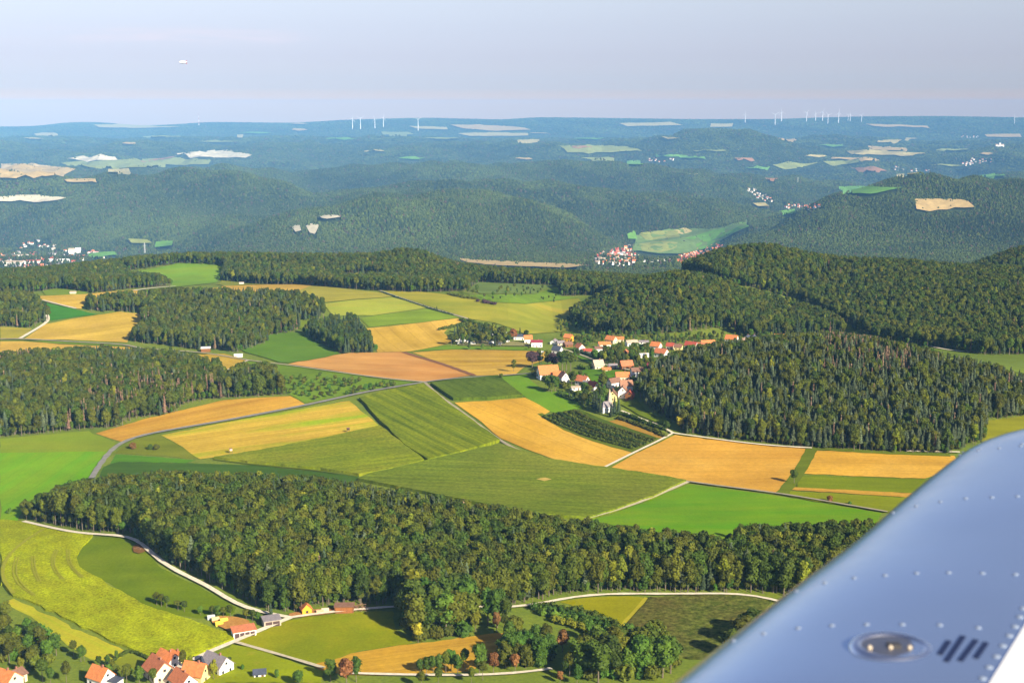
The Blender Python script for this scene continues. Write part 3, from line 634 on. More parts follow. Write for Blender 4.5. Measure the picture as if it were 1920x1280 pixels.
far('far_field', [(200, 319), (240, 319), (245, 326), (205, 326)], f_pale, 'small straw field among far trees')
far('far_field', [(120, 339), (178, 339), (182, 345), (125, 344)], f_tan, 'small tan field under the far plateau')
far('quarry', [(574, 428), (582, 424), (595, 426), (594, 443), (580, 442)], f_white, 'pale limestone cliff facing on the middle hill', 'quarry')
far('quarry', [(546, 428), (563, 425), (566, 436), (556, 439)], f_white, 'small pale limestone cliff beside the larger cliff', 'quarry')
far('quarry', [(588, 410), (612, 408), (640, 409), (636, 413), (600, 414)], f_white, 'thin pale limestone ledge on the middle hill', 'quarry')
far('far_field', [(1718, 378), (1760, 377), (1815, 380), (1830, 391), (1790, 394), (1745, 400), (1718, 398)], f_tan, 'tan field in a clearing on the wooded hill')
far('far_meadow', [(1574, 353), (1610, 351), (1655, 354), (1690, 356), (1650, 366), (1620, 369), (1582, 362)], f_green, 'green meadow in the side valley beyond the wooded hill')
far('far_meadow', [(1186, 474), (1196, 448), (1235, 434), (1300, 432), (1345, 432), (1405, 416), (1402, 428), (1350, 454), (1345, 464), (1290, 478), (1240, 480)], fmat('far_valley', (124, 152, 84)), 'pale green valley floor behind the valley village')
far('far_meadow', [(1200, 444), (1225, 438), (1270, 435), (1275, 447), (1240, 456), (1208, 456)], f_olive, 'olive meadow above the valley village')
far('far_meadow', [(1198, 462), (1230, 456), (1268, 457), (1270, 468), (1240, 477), (1206, 474)], f_olive, 'olive field ringed by a lane above the valley village')
far('far_meadow', [(1290, 450), (1330, 438), (1380, 428), (1400, 420), (1404, 428), (1360, 448), (1320, 458)], f_green, 'green valley floor meadow behind the wooded spur')
far('far_meadow', [(1300, 462), (1345, 455), (1350, 462), (1310, 473)], f_green, 'small green meadow by the valley village')
far('far_meadow', [(1176, 443), (1192, 440), (1196, 452), (1182, 454)], f_green, 'small lit meadow on the slope above the valley village')
far('far_meadow', [(1240, 440), (1280, 432), (1300, 436), (1280, 443)], f_pale, 'straw-coloured meadow in the valley')
far('far_field', [(858, 489), (900, 492), (960, 495), (1060, 499), (1110, 503), (1060, 508), (940, 504), (880, 498)], f_tan, 'tan field strip on the valley floor beyond the plateau')
far('far_meadow', [(238, 452), (275, 451), (282, 458), (245, 460)], f_olive, 'olive meadow beside the valley town')
far('far_meadow', [(290, 457), (326, 455), (320, 466), (292, 468)], f_green, 'green meadow beside the valley town pylon')
far('far_meadow', [(165, 480), (215, 476), (222, 482), (180, 486)], f_green, 'green sports ground behind the valley town')
far('far_meadow', [(1464, 400), (1490, 396), (1492, 403), (1470, 407)], f_green, 'small green meadow below the upper valley houses')
far('far_meadow', [(1412, 384), (1440, 384), (1446, 389), (1420, 391)], f_pale, 'straw meadow beside the upper valley houses')
far('far_field', [(1445, 310), (1480, 307), (1535, 309), (1510, 316), (1475, 321)], f_olive, 'hazy olive field on the far wooded plateau')
far('far_field', [(1540, 306), (1600, 303), (1620, 308), (1560, 313)], f_olive, 'second hazy olive field on the far wooded plateau')
far('far_field', [(1596, 316), (1640, 316), (1664, 323), (1620, 324)], f_brown, 'hazy red-brown field on the far plateau')
far('far_field', [(1556, 297), (1640, 299), (1646, 303), (1560, 301)], f_tan, 'long hazy tan strip on the far plateau')
far('far_field', [(1626, 276), (1700, 279), (1702, 284), (1640, 284)], f_tan, 'upper hazy tan field on the far plateau')
far('far_field', [(1584, 286), (1640, 284), (1742, 290), (1690, 294), (1600, 292)], f_pale, 'wide hazy straw field on the far plateau')
far('far_field', [(1642, 265), (1688, 264), (1684, 270), (1645, 270)], f_pale, 'pale far field below the skyline hills')
far('far_field', [(1376, 299), (1408, 298), (1412, 305), (1385, 305)], f_brown, 'small red-brown clearing on the far hills')
far('far_field', [(1438, 338), (1455, 337), (1452, 343), (1440, 344)], f_brown, 'tiny brown clearing above the upper valley houses')
far('far_field', [(1050, 276), (1100, 274), (1180, 277), (1215, 284), (1150, 289), (1060, 289)], f_olive, 'hazy patchwork field in the far woods')
far('far_field', [(1072, 276), (1118, 276), (1122, 281), (1076, 281)], f_brown, 'reddish field in the far patchwork')
far('far_field', [(1175, 305), (1200, 304), (1206, 311), (1180, 312)], f_green, 'small green clearing in the far woods')
far('far_field', [(1228, 292), (1320, 296), (1322, 300), (1232, 297)], f_green, 'thin green meadow in the far woods')
far('far_field', [(846, 236), (900, 236), (960, 239), (998, 245), (930, 248), (870, 243)], f_tan, 'pale fields around the skyline village')
far('far_field', [(860, 252), (920, 250), (990, 252), (985, 257), (880, 257)], f_pale, 'pale strip below the skyline village')
far('far_field', [(768, 238), (840, 241), (845, 245), (775, 243)], f_pale, 'pale skyline field beside the wind turbines')
far('far_field', [(715, 249), (770, 249), (776, 255), (720, 255)], f_olive, 'dull skyline field below the wind turbines')
far('far_field', [(180, 236), (240, 234), (300, 239), (345, 240), (260, 242), (190, 241)], f_pale, 'pale field on the skyline hill')
far('far_field', [(970, 265), (1010, 264), (1010, 269), (972, 269)], f_pale, 'small pale clearing in the far woods')
far('far_field', [(440, 255), (456, 254), (454, 260), (444, 260)], f_pale, 'tiny pale clearing on the far slope')
far('far_field', [(1162, 233), (1260, 231), (1280, 237), (1180, 239)], f_pale, 'pale far village fields under the skyline')
far('far_field', [(1624, 234), (1740, 238), (1748, 242), (1640, 239)], f_tan, 'pale fields under the skyline wind turbines')
far('far_field', [(1845, 254), (1915, 253), (1915, 259), (1850, 259)], f_tan, 'pale far fields near the picture edge')
far('far_field', [(1330, 234), (1376, 234), (1372, 240), (1336, 240)], f_pale, 'pale far field below the first skyline turbine')
far('far_field', [(250, 305), (262, 304), (330, 296), (300, 303)], f_brown, 'brown strip beside the far quarry')
for k_, (x_, y_) in enumerate([(60, 262), (300, 258), (560, 245), (640, 262), (700, 286), (830, 262), (1010, 252), (1100, 262), (1250, 262), (1330, 285), (1480, 264), (1560, 276), (1700, 262), (1790, 283), (1850, 290), (1420, 318), (1700, 330), (1780, 312), (560, 234), (480, 251), (90, 253), (1120, 300), (980, 300), (1860, 332), (1290, 330), (410, 268), (240, 272), (770, 300), (1530, 296)]):
    w_ = (22, 34, 16, 28)[k_ % 4]; h_ = 1.3 + (k_ % 3) * .5
    far('far_field', [(x_ - w_, y_), (x_ - w_ * .3, y_ - h_), (x_ + w_ * .7, y_ - h_ * .6), (x_ + w_, y_ + h_ * .3), (x_ + w_ * .2, y_ + h_)], (f_pale, f_olive, f_tan, f_green)[k_ % 4], 'tiny hazy clearing in the far woods')['group'] = 'tiny hazy clearings in the far woods'
TOWNS = {
    'valley': [[(1115, 478), (1135, 474), (1165, 466), (1180, 462), (1196, 482), (1190, 496), (1170, 500), (1118, 496)], [(1205, 476), (1262, 482), (1262, 500), (1205, 498)], [(1266, 494), (1276, 480), (1308, 470), (1345, 460), (1356, 464), (1330, 476), (1300, 490), (1280, 500)]],
    'left': [[(0, 475), (40, 460), (60, 450), (92, 450), (110, 470), (180, 470), (205, 478), (190, 500), (100, 505), (0, 510)]],
    'upper': [[(1400, 352), (1412, 354), (1448, 372), (1450, 384), (1430, 380), (1402, 362)], [(1464, 380), (1480, 384), (1530, 386), (1545, 388), (1520, 394), (1468, 390)]],
    'far right': [[(1810, 298), (1860, 297), (1858, 306), (1800, 312)], [(1800, 256), (1835, 254), (1838, 258), (1805, 259)], [(1668, 313), (1745, 318), (1744, 325), (1670, 321)]],
    'skyline': [[(868, 238), (900, 235), (945, 238), (970, 241), (950, 245), (890, 243)]], 'woods': [[(1215, 298), (1265, 299), (1262, 305), (1218, 304)]]}
TOWN_CLEAR = [q for v_ in TOWNS.values() for q in v_]
# ------------------------------------------------------------------ trees
BARK = plain_mat('bark', (.16, .13, .09), .95)
LEAF = {
    'oak': leaf_mat('leaves_oak', (.074, .088, .005), .34, .018),
    'beech': leaf_mat('leaves_beech', (.048, .076, .005), .34, .018),
    'lime': leaf_mat('leaves_lime', (.14, .155, .008), .25, .015),
    'green': leaf_mat('leaves_green', (.058, .115, .009), .3, .018),
    'russet': leaf_mat('leaves_russet', (.17, .078, .022), .25, .015),
    'copper': leaf_mat('leaves_copper', (.055, .030, .034), .2, .01),
    'yellow': leaf_mat('leaves_yellow', (.34, .29, .02), .15, .01),
    'spruce': leaf_mat('needles_spruce', (.052, .074, .032), .3, .02),
    'pine': leaf_mat('needles_pine', (.076, .098, .046), .32, .02),
    'dark': leaf_mat('needles_dark', (.038, .062, .028), .3, .02),
    'dead': leaf_mat('needles_dead', (.20, .13, .08), .3, .02),
}
def ico(sub=1):
    bm = bmesh.new(); bmesh.ops.create_icosphere(bm, subdivisions=sub, radius=1)
    v = np.array([q.co[:] for q in bm.verts]); f = np.array([[q.index for q in p.verts] for p in bm.faces]); bm.free(); return v, f
ICO1, ICO2 = ico(1), ico(2)
def quads(P, Nn, size, r):
    """leaf clumps: a square at each P facing roughly Nn"""
    n = len(P)
    Nn = Nn + r.normal(0, .42, (n, 3)); Nn /= np.linalg.norm(Nn, axis=1)[:, None]
    t = np.cross(Nn, r.normal(0, 1, (n, 3))); t /= np.linalg.norm(t, axis=1)[:, None]; b = np.cross(Nn, t)
    s = (size * r.uniform(.6, 1.3, n))[:, None]; k = r.uniform(.6, 1.0, n)[:, None]
    c = np.stack([P - t * s - b * s * k, P + t * s - b * s * k * .5, P + t * s * .7 + b * s * k, P - t * s * .8 + b * s * k * .8], 1)
    return c.reshape(-1, 3), np.arange(4 * n).reshape(n, 4)
def crown_round(seed, rx=4.6, rz=6.5, zc=12, nl=11, n=620, size=.62, core=.80):
    r = np.random.default_rng(seed)
    d = r.normal(0, 1, (nl, 3)); d /= np.linalg.norm(d, axis=1)[:, None]; d[:, 2] = d[:, 2] * .9 + .12
    rad = r.uniform(.36, .55, nl) * rx
    c = d * np.array([rx, rx, rz]) * r.uniform(.45, .72, nl)[:, None]; c[0] = (0, 0, rz * .25); rad[0] = rx * .72
    c[1] = (0, 0, -rz * .3); rad[1] = rx * .68
    V, Fs, Fq_, o = [], [], [], 0
    c[:, 2] = np.maximum(c[:, 2], -rz * .82)
    for q in range(nl):
        v = ICO1[0] * (rad[q] * core) * np.array([1, 1, 1.1]) * (1 + r.normal(0, .1, (len(ICO1[0]), 1))) + c[q]
        V.append(v); Fs.append(ICO1[1] + o); o += len(v)
    w_ = rad ** 2; pick = r.choice(nl, n, p=w_ / w_.sum())
    g = r.normal(0, 1, (n, 3)); g /= np.linalg.norm(g, axis=1)[:, None]; g[:, 2] = np.where(g[:, 2] < -.5, -g[:, 2], g[:, 2])
    P = c[pick] + g * (rad[pick] * r.uniform(.82, 1.12, n))[:, None] * np.array([1, 1, 1.12])
    qv, qf = quads(P, g, size, r)
    V.append(qv); V = np.concatenate(V); V[:, 2] += zc
    return V, [np.concatenate(Fs), qf + o]
def crown_cone(seed, h=24, z0=3.5, rb=3.1, n=520, size=.6, sag=.35, power=.85, droop=.5):
    r = np.random.default_rng(seed)
    t = 1 - np.sqrt(r.uniform(0, 1, n)) ** 1.0; t = np.clip(t, 0, 1)
    a = r.uniform(0, 2 * math.pi, n)
    whorl = .78 + .22 * np.cos(t * 2 * math.pi * 9 + a * .7)
    rad = rb * (1 - t) ** power * whorl * r.uniform(.75, 1.15, n) * (1 + .18 * np.sin(3 * a + seed))
    P = np.stack([rad * np.cos(a), rad * np.sin(a), z0 + t * (h - z0) - sag * rad * .5], 1)
    Nn = np.stack([np.cos(a), np.sin(a), np.full(n, droop)], 1)
    qv, qf = quads(P, Nn, size, r)
    k = 9; zz = np.array([z0, z0 + (h - z0) * .33, z0 + (h - z0) * .66]); rr = rb * np.array([.72, .55, .3])
    cv = [np.stack([rr[i] * np.cos(np.arange(k) * 2 * math.pi / k + i), rr[i] * np.sin(np.arange(k) * 2 * math.pi / k + i), np.full(k, zz[i])], 1) for i in range(3)] + [np.array([[0, 0, h]])]
    cv = np.concatenate(cv); i = np.arange(k); j = (i + 1) % k
    Fq_ = np.concatenate([np.stack([i + m * k, j + m * k, j + (m + 1) * k, i + (m + 1) * k], 1) for m in range(2)])
    Ft = np.stack([i + 2 * k, j + 2 * k, np.full(k, 3 * k)], 1)
    return np.concatenate([cv, qv]), [Fq_, Ft, qf + len(cv)]
def trunk_parts(seed, h, r0=.32, limbs=3, spread=2.0, lean=.3):
    r = random.Random(seed); m = MB(); lx, ly = r.uniform(-lean, lean), r.uniform(-lean, lean)
    m.tube([(0, 0, -.6), (0, 0, .6), (lx * .5, ly * .5, h * .5), (lx, ly, h)], [r0 * 1.5, r0, r0 * .7, r0 * .3], 7)
    for k in range(limbs):
        a = k * 2 * math.pi / max(limbs, 1) + r.uniform(-.4, .4); z = h * r.uniform(.5, .75)
        m.tube([(lx * .5, ly * .5, z), (lx + spread * .6 * math.cos(a), ly + spread * .6 * math.sin(a), z + h * .14), (lx + spread * math.cos(a), ly + spread * math.sin(a), z + h * .3)], [r0 * .4, r0 * .28, r0 * .1], 5)
    return m
def kind(seed, shape, leaf, **kw):
    if shape == 'round':
        zc, rz = kw.get('zc', 12), kw.get('rz', 6.5)
        V, Fs = crown_round(seed, **kw); th = zc + rz * .5; tm = trunk_parts(seed, th, kw.get('rx', 4.6) * .07, 4, kw.get('rx', 4.6) * .55)
    else:
        h = kw.get('h', 24); V, Fs = crown_cone(seed, **kw); tm = trunk_parts(seed, h * .93, .24, 0, 0, .15)
    cme = mesh_np('crown', V, Fs, [LEAF[leaf]]); tme = tm.mesh('trunk', BARK)
    # one mesh of both, for copies whose parts are too small to see
    tv = np.array(tm.V); o = len(V); F4 = [f for f in tm.F if len(f) == 4]; Fn = [f for f in tm.F if len(f) != 4]
    fl = list(Fs) + [np.array(F4) + o] + [np.array([f]) + o for f in Fn]
    mi = np.concatenate([np.zeros(sum(len(f) for f in Fs), int), np.ones(len(F4) + len(Fn), int)])
    bme = mesh_np('tree', np.concatenate([V, tv]), fl, [LEAF[leaf], BARK], mi)
    return dict(crown=cme, trunk=tme, both=bme, h=max(V[:, 2]), shape=shape, leaf=leaf)
K = {}
for i in range(3):
    K[f'oak{i}'] = kind(10 + i, 'round', 'oak', rx=4.3 + .35 * i, rz=6.4 + .4 * i, zc=14, nl=17, n=900, size=.5)
    K[f'wallo{i}'] = kind(110 + i, 'round', 'oak', rx=4.0 + .3 * i, rz=9.6 + .3 * i, zc=11.6, nl=21, n=1100, size=.5)
    K[f'wallb{i}'] = kind(120 + i, 'round', 'beech', rx=4.0 + .3 * i, rz=9.4 + .3 * i, zc=11.4, nl=21, n=1100, size=.5)
    K[f'beech{i}'] = kind(20 + i, 'round', 'beech', rx=4.1 + .2 * i, rz=7.0 - .4 * i, zc=13.6, nl=17, n=900, size=.5)
    K[f'spruce{i}'] = kind(30 + i, 'cone', 'spruce', h=25 - i, rb=2.9 + .3 * i)
    K[f'pine{i}'] = kind(40 + i, 'cone', 'pine', h=22 + i, rb=3.0, z0=8, power=.6, droop=.8)
for i in range(2):
    K[f'lime{i}'] = kind(50 + i, 'round', 'lime', rx=3.9, rz=8.4, zc=11.5, nl=14, n=800, size=.5)
    K[f'green{i}'] = kind(55 + i, 'round', 'green', rx=4.4, rz=8, zc=10.5, nl=15, n=800, size=.5)
    K[f'dark{i}'] = kind(60 + i, 'cone', 'dark', h=22, rb=3.2)
    K[f'dead{i}'] = kind(65 + i, 'cone', 'dead', h=23, rb=2.0, n=200)
K['russet0'] = kind(70, 'round', 'russet', rx=4, rz=5.5, zc=9.5)
K['copper0'] = kind(72, 'round', 'copper', rx=4.8, rz=6.4, zc=10.5)
K['yellow0'] = kind(74, 'round', 'yellow', rx=3.2, rz=6, zc=9.5)
K['poplar0'] = kind(75, 'round', 'oak', rx=3.0, rz=8.5, zc=12, nl=12)
K['bush0'] = kind(80, 'round', 'green', rx=3.0, rz=2.6, zc=2.4, nl=8, n=260, size=.5)
K['bush1'] = kind(81, 'round', 'oak', rx=3.2, rz=2.4, zc=2.2, nl=8, n=260, size=.5)
K['bush2'] = kind(82, 'round', 'russet', rx=2.6, rz=2.6, zc=2.4, nl=8, n=260, size=.5)
K['fruit0'] = kind(84, 'round', 'green', rx=2.5, rz=2.2, zc=3.4, nl=7, n=200, size=.45)
K['fruit1'] = kind(85, 'round', 'oak', rx=2.4, rz=2.1, zc=3.3, nl=7, n=200, size=.45)
KN = list(K)
SP = {}
def tree(kd, x, y, scale, name, label, group=None, parts=True, squash=1.0, cat='tree'):
    q = K[kd]; z = float(H(x, y)) - .1; rz = random.uniform(0, 6.28)
    sv = (scale * random.uniform(.93, 1.07), scale * random.uniform(.93, 1.07), scale * squash)
    if parts:
        r = empty(name, (x, y, z), rz); r.scale = sv
        obj('trunk', q['trunk'], r); obj('crown', q['crown'], r)
    else:
        r = obj(name, q['both'], None, (x, y, z), rz); r.scale = sv
    return tag(r, label, cat, group)

# forests: spots on a jittered lattice whose foot and top both fall inside the wood's outline
PROTO = bpy.data.collections.new('tree_kinds')
for i, n in enumerate(KN):
    o = bpy.data.objects.new(f'k{i:02d}', K[n]['both']); PROTO.objects.link(o)
def spots(poly, sp, dmax=2400, hmean=21, dmin=480, extra=None):
    P = np.array(poly, float); P2 = [tuple(p) for p in P]
    g = ground(P[:, 0], P[:, 1])
    y0, y1 = max(dmin, g[:, 1].min() - 60), min(dmax, g[:, 1].max() + 60)
    u0, u1 = (P[:, 0].min() - CX) / F - .02, (P[:, 0].max() - CX) / F + .02
    x0, x1 = min(u0 * y0, u0 * y1), max(u1 * y0, u1 * y1)
    xs = np.arange(x0, x1, sp); ys = np.arange(y0, y1, sp * .9)
    X, Y = np.meshgrid(xs, ys); X[::2] += sp / 2
    X = (X + rng.uniform(-.42, .42, X.shape) * sp).ravel(); Y = (Y + rng.uniform(-.42, .42, Y.shape) * sp).ravel()
    Z = H(X, Y); hh = hmean * (rng.uniform(.78, 1.14, X.shape))
    bx, by = project(np.stack([X, Y, Z], 1)); tx, ty = project(np.stack([X, Y, Z + hh * .95], 1)); ty = ty + 7 * 1500 / np.maximum(Y, 1500)
    m = inpoly(bx, by, P2) & inpoly(tx, ty, P2)
    return np.stack([X, Y, Z, hh], 1)[m]
def choose(n, mix):
    ks = list(mix); p = np.array([mix[k] for k in ks], float); p /= p.sum()
    names = []
    for k in rng.choice(len(ks), n, p=p):
        v = [q for q in KN if q[:-1] == ks[k]]; names.append(v[rng.integers(len(v))])
    return names
ng = bpy.data.node_groups.new('scatter_trees', 'GeometryNodeTree')
ng.interface.new_socket('Geometry', in_out='INPUT', socket_type='NodeSocketGeometry')
ng.interface.new_socket('Geometry', in_out='OUTPUT', socket_type='NodeSocketGeometry')
gi, go = ng.nodes.new('NodeGroupInput'), ng.nodes.new('NodeGroupOutput')
ip, ci = ng.nodes.new('GeometryNodeInstanceOnPoints'), ng.nodes.new('GeometryNodeCollectionInfo')
ci.inputs['Collection'].default_value = PROTO; ci.inputs['Separate Children'].default_value = True; ci.inputs['Reset Children'].default_value = True
ng.links.new(gi.outputs[0], ip.inputs['Points']); ng.links.new(ci.outputs[0], ip.inputs['Instance'])
ip.inputs['Pick Instance'].default_value = True
for at_, dt, soc in (('kind', 'INT', 'Instance Index'), ('turn', 'FLOAT_VECTOR', 'Rotation'), ('size', 'FLOAT_VECTOR', 'Scale')):
    na = ng.nodes.new('GeometryNodeInputNamedAttribute'); na.data_type = dt; na.inputs['Name'].default_value = at_
    ng.links.new(na.outputs['Attribute'], ip.inputs[soc])
ng.links.new(ip.outputs[0], go.inputs[0])
def forest(name, S, names, label):
    me = mesh_np(name, S[:, :3] - np.array([0, 0, .2]), [])
    n = len(S)
    a = me.attributes.new('kind', 'INT', 'POINT'); a.data.foreach_set('value', np.array([KN.index(k) for k in names], np.int32))
    a = me.attributes.new('turn', 'FLOAT_VECTOR', 'POINT'); t = np.zeros((n, 3), np.float32); t[:, 2] = rng.uniform(0, 6.28, n); a.data.foreach_set('vector', t.ravel())
    s = S[:, 3] / np.array([K[k]['h'] for k in names]); wdt = s * rng.uniform(.78, 1.08, n)
    a = me.attributes.new('size', 'FLOAT_VECTOR', 'POINT'); a.data.foreach_set('vector', np.stack([wdt, wdt, s], 1).astype(np.float32).ravel())
    o = obj(name, me); md = o.modifiers.new('scatter', 'NODES'); md.node_group = ng
    return tag(o, label, 'forest', kind='stuff')

MIX_FRONT = dict(oak=9, beech=8, lime=.6, spruce=1.6, pine=.8, dead=.14, yellow=.02)
MIX_MIXED = dict(oak=8, beech=5, spruce=3, pine=1.5, dead=.5, lime=.5)
MIX_PINE = dict(pine=8, spruce=6, oak=4, beech=1.5, lime=.35, dead=.45)
MIX_DARK = dict(beech=7, oak=5, dark=2.0, spruce=1.5, lime=.3, dead=.2)
WOODS = [
 ('forest', [(40, 955), (45, 940), (110, 913), (190, 896), (330, 889), (500, 892), (600, 899), (700, 914), (800, 929), (900, 949), (1000, 964), (1100, 978), (1200, 990), (1300, 1001), (1372, 1010), (1385, 990), (1500, 984), (1620, 980), (1720, 985), (1720, 1060), (1500, 1120), (1430, 1113), (1250, 1112), (1130, 1111), (1050, 1118), (965, 1138), (900, 1142), (740, 1138), (640, 1132), (560, 1150), (490, 1144), (440, 1118), (380, 1085), (310, 1055), (272, 1030), (245, 1002), (180, 999), (100, 985), (45, 975)],
  4.1, MIX_FRONT, 18.5, 'large dense olive green wood filling the foreground behind the pale track'),
 ('forest', [(-60, 672), (0, 664), (60, 659), (200, 654), (330, 661), (410, 680), (425, 700), (450, 685), (500, 684), (525, 698), (540, 742), (450, 746), (380, 751), (345, 760), (330, 776), (250, 786), (225, 802), (150, 807), (60, 816), (-60, 826)],
  4.6, MIX_MIXED, 17, 'mixed brown-green woodland with dead conifers above the vivid meadow'),
 ('forest', [(157, 565), (165, 557), (260, 549), (330, 545), (400, 544), (500, 544), (560, 549), (602, 561), (613, 590), (600, 604), (562, 601), (562, 622), (505, 631), (500, 646), (440, 662), (405, 656), (370, 656), (245, 641), (245, 625), (265, 605), (272, 590), (230, 586), (170, 584)],
  5.2, MIX_MIXED, 16, 'long island wood among the pale stubble fields'),
 ('forest', [(565, 626), (580, 605), (620, 594), (665, 591), (690, 620), (709, 661), (640, 664), (600, 646)], 5.0, dict(dark=8, beech=3, oak=1), 16.0, 'compact dark spruce wood beside the banded stubble'),
 ('forest', [(-60, 552), (0, 548), (40, 546), (70, 558), (90, 578), (91, 606), (60, 616), (-60, 614)], 5.9, MIX_MIXED, 16.0, 'rounded wood at the picture edge beside the emerald field'),
 ('forest', [(-60, 514), (0, 508), (60, 499), (150, 494), (222, 488), (243, 511), (300, 518), (322, 529), (322, 536), (250, 541), (180, 551), (110, 541), (75, 547), (-60, 552)], 5.8, MIX_DARK, 16, 'woodland on the plateau edge before the valley town'),
 ('forest', [(190, 492), (300, 477), (420, 470), (432, 500), (340, 494), (240, 509)], 6, MIX_DARK, 16, 'thin woodland ridge behind the plateau fields'),
 ('forest', [(408, 526), (420, 505), (418, 472), (540, 470), (640, 476), (700, 478), (750, 463), (800, 466), (840, 489), (900, 499), (1000, 507), (1040, 509), (1120, 513), (1200, 518), (1200, 551), (1050, 556), (1045, 536), (900, 529), (872, 546), (770, 549), (640, 541), (560, 534), (480, 533)], 5.8, MIX_DARK, 16, 'long woodland belt along the far plateau edge'),
 ('forest', [(1062, 592), (1070, 580), (1100, 564), (1150, 543), (1200, 523), (1270, 511), (1330, 516), (1400, 543), (1500, 568), (1560, 588), (1592, 610), (1580, 630), (1500, 632), (1400, 634), (1360, 616), (1250, 627), (1150, 630), (1110, 626), (1075, 606)], 5.7, MIX_DARK, 17.6, 'dark beech hill rising behind the village'),
 ('forest', [(1190, 524), (1270, 498), (1340, 468), (1420, 456), (1500, 468), (1560, 482), (1700, 487), (1800, 497), (1840, 484), (1920, 458), (1990, 450), (1990, 665), (1920, 666), (1850, 667), (1780, 656), (1640, 642), (1590, 613), (1500, 566), (1400, 541), (1300, 511)], 6.2, MIX_DARK, 17.6, 'broad dark woodland hills behind the beech hill'),
 ('forest', [(1190, 720), (1200, 699), (1240, 668), (1330, 648), (1450, 633), (1560, 627), (1640, 636), (1740, 658), (1830, 678), (1920, 700), (1985, 712), (1985, 780), (1920, 782), (1850, 791), (1846, 827), (1780, 852), (1700, 851), (1500, 840), (1380, 827), (1290, 814), (1262, 792), (1212, 766), (1197, 745)], 4.5, MIX_PINE, 16.5, 'dense pine hill with a few dead brown conifers above the stubble'),
]
IND = 0
for wi, (nm, poly, sp, mix, hm, lab) in enumerate(WOODS):
    S = spots(poly, sp, hmean=hm)
    if wi == 7: # keep the pale clearing free
        bx, by = project(S[:, :3] + np.array([0, 0, 8.])); S = S[~inpoly(bx, by, [(636, 508), (690, 504), (736, 516), (650, 522)])]
    if wi == 9:
        bx, by = project(S[:, :3] + np.array([0, 0, 8.])); S = S[~inpoly(bx, by, [(1532, 512), (1556, 506), (1556, 514), (1536, 518)])]
    if wi in (0, 1, 10):
        S2 = spots(poly, 8.0, hmean=8); S2[:, 3] *= rng.uniform(.6, 1.3, len(S2)); nb = len(S)
    S3 = spots(poly, 3.4 if wi in (0, 1, 10) else 5.5, hmean=7 if wi in (0, 1, 10) else 9); fx, fy = project(S3[:, :3] - np.array([0, 9., 0])); S3 = S3[~inpoly(fx, fy, poly)]
    S = S[np.argsort(S[:, 1])]
    names = choose(len(S), mix)
    # dead stands and conifer stands come in patches
    cl = _wsum(S[:, 0] * 5, S[:, 1] * 5, _W1) if len(S) else S
    for i in range(len(S)):
        if names[i][:-1] in ('oak', 'beech') and cl[i] > .9 and wi < 3: names[i] = ('spruce%d' % (i % 3)) if rng.random() < .5 else names[i]
        if wi == 10:
            px_, py_ = project(S[i:i + 1, :3])
            if 1540 < px_[0] < 1720 and py_[0] < 725 and rng.random() < .34: names[i] = 'dead%d' % (i % 2)
        if wi == 1 and cl[i] < -1.1 and rng.random() < .35: names[i] = 'dead%d' % (i % 2)
    n_ind = {0: 170, 10: 36, 1: 30}.get(wi, 0)
    if n_ind:
        # the trees of the near edge stand as things of their own: nearest in each strip of the photo
        bx, by = project(S[:, :3]); best = {}
        colw = (1500. if wi == 0 else 650.) / (n_ind / 2.)
        order = np.argsort(-by); cnt = {}; pick = []
        for i in order:
            c_ = int(bx[i] / colw)
            if cnt.get(c_, 0) < 2: cnt[c_] = cnt.get(c_, 0) + 1; pick.append(i)
            if len(pick) >= n_ind: break
        ps = set(pick)
        for i in pick:
            if names[i][:-1] in ('oak', 'beech'): names[i] = ('wallo' if names[i][0] == 'o' else 'wallb') + names[i][-1]
            q = K[names[i]]; con = q['shape'] == 'cone'
            adj = {'oak': 'olive green', 'beech': 'deep green', 'lime': 'light yellow-green', 'spruce': 'grey-green', 'pine': 'dusty green', 'dead': 'dead brown', 'russet': 'russet', 'yellow': 'yellow', 'dark': 'dark', 'green': 'fresh green'}[q['leaf']]
            where = {0: 'at the near edge of the large foreground wood', 10: 'at the foot of the pine hill', 1: 'at the front edge of the woodland above the vivid meadow'}[wi]
            gp = adj + ' trees ' + where
            tree(names[i], S[i, 0], S[i, 1], S[i, 3] / q['h'], 'conifer_tree' if con else 'broadleaf_tree', f"{adj} {'conifer' if con else 'broadleaf tree'} {where}", gp)
        keep = [i for i in range(len(S)) if i not in ps]; S = S[keep]; names = [names[i] for i in keep]
    if wi in (0, 1, 10):
        S = np.concatenate([S, S2]); names += choose(len(S2), dict(beech=4, oak=3, green=3))
    S = np.concatenate([S, S3]); names += choose(len(S3), dict(beech=4, oak=4, green=2))
    forest(nm, S, names, lab)

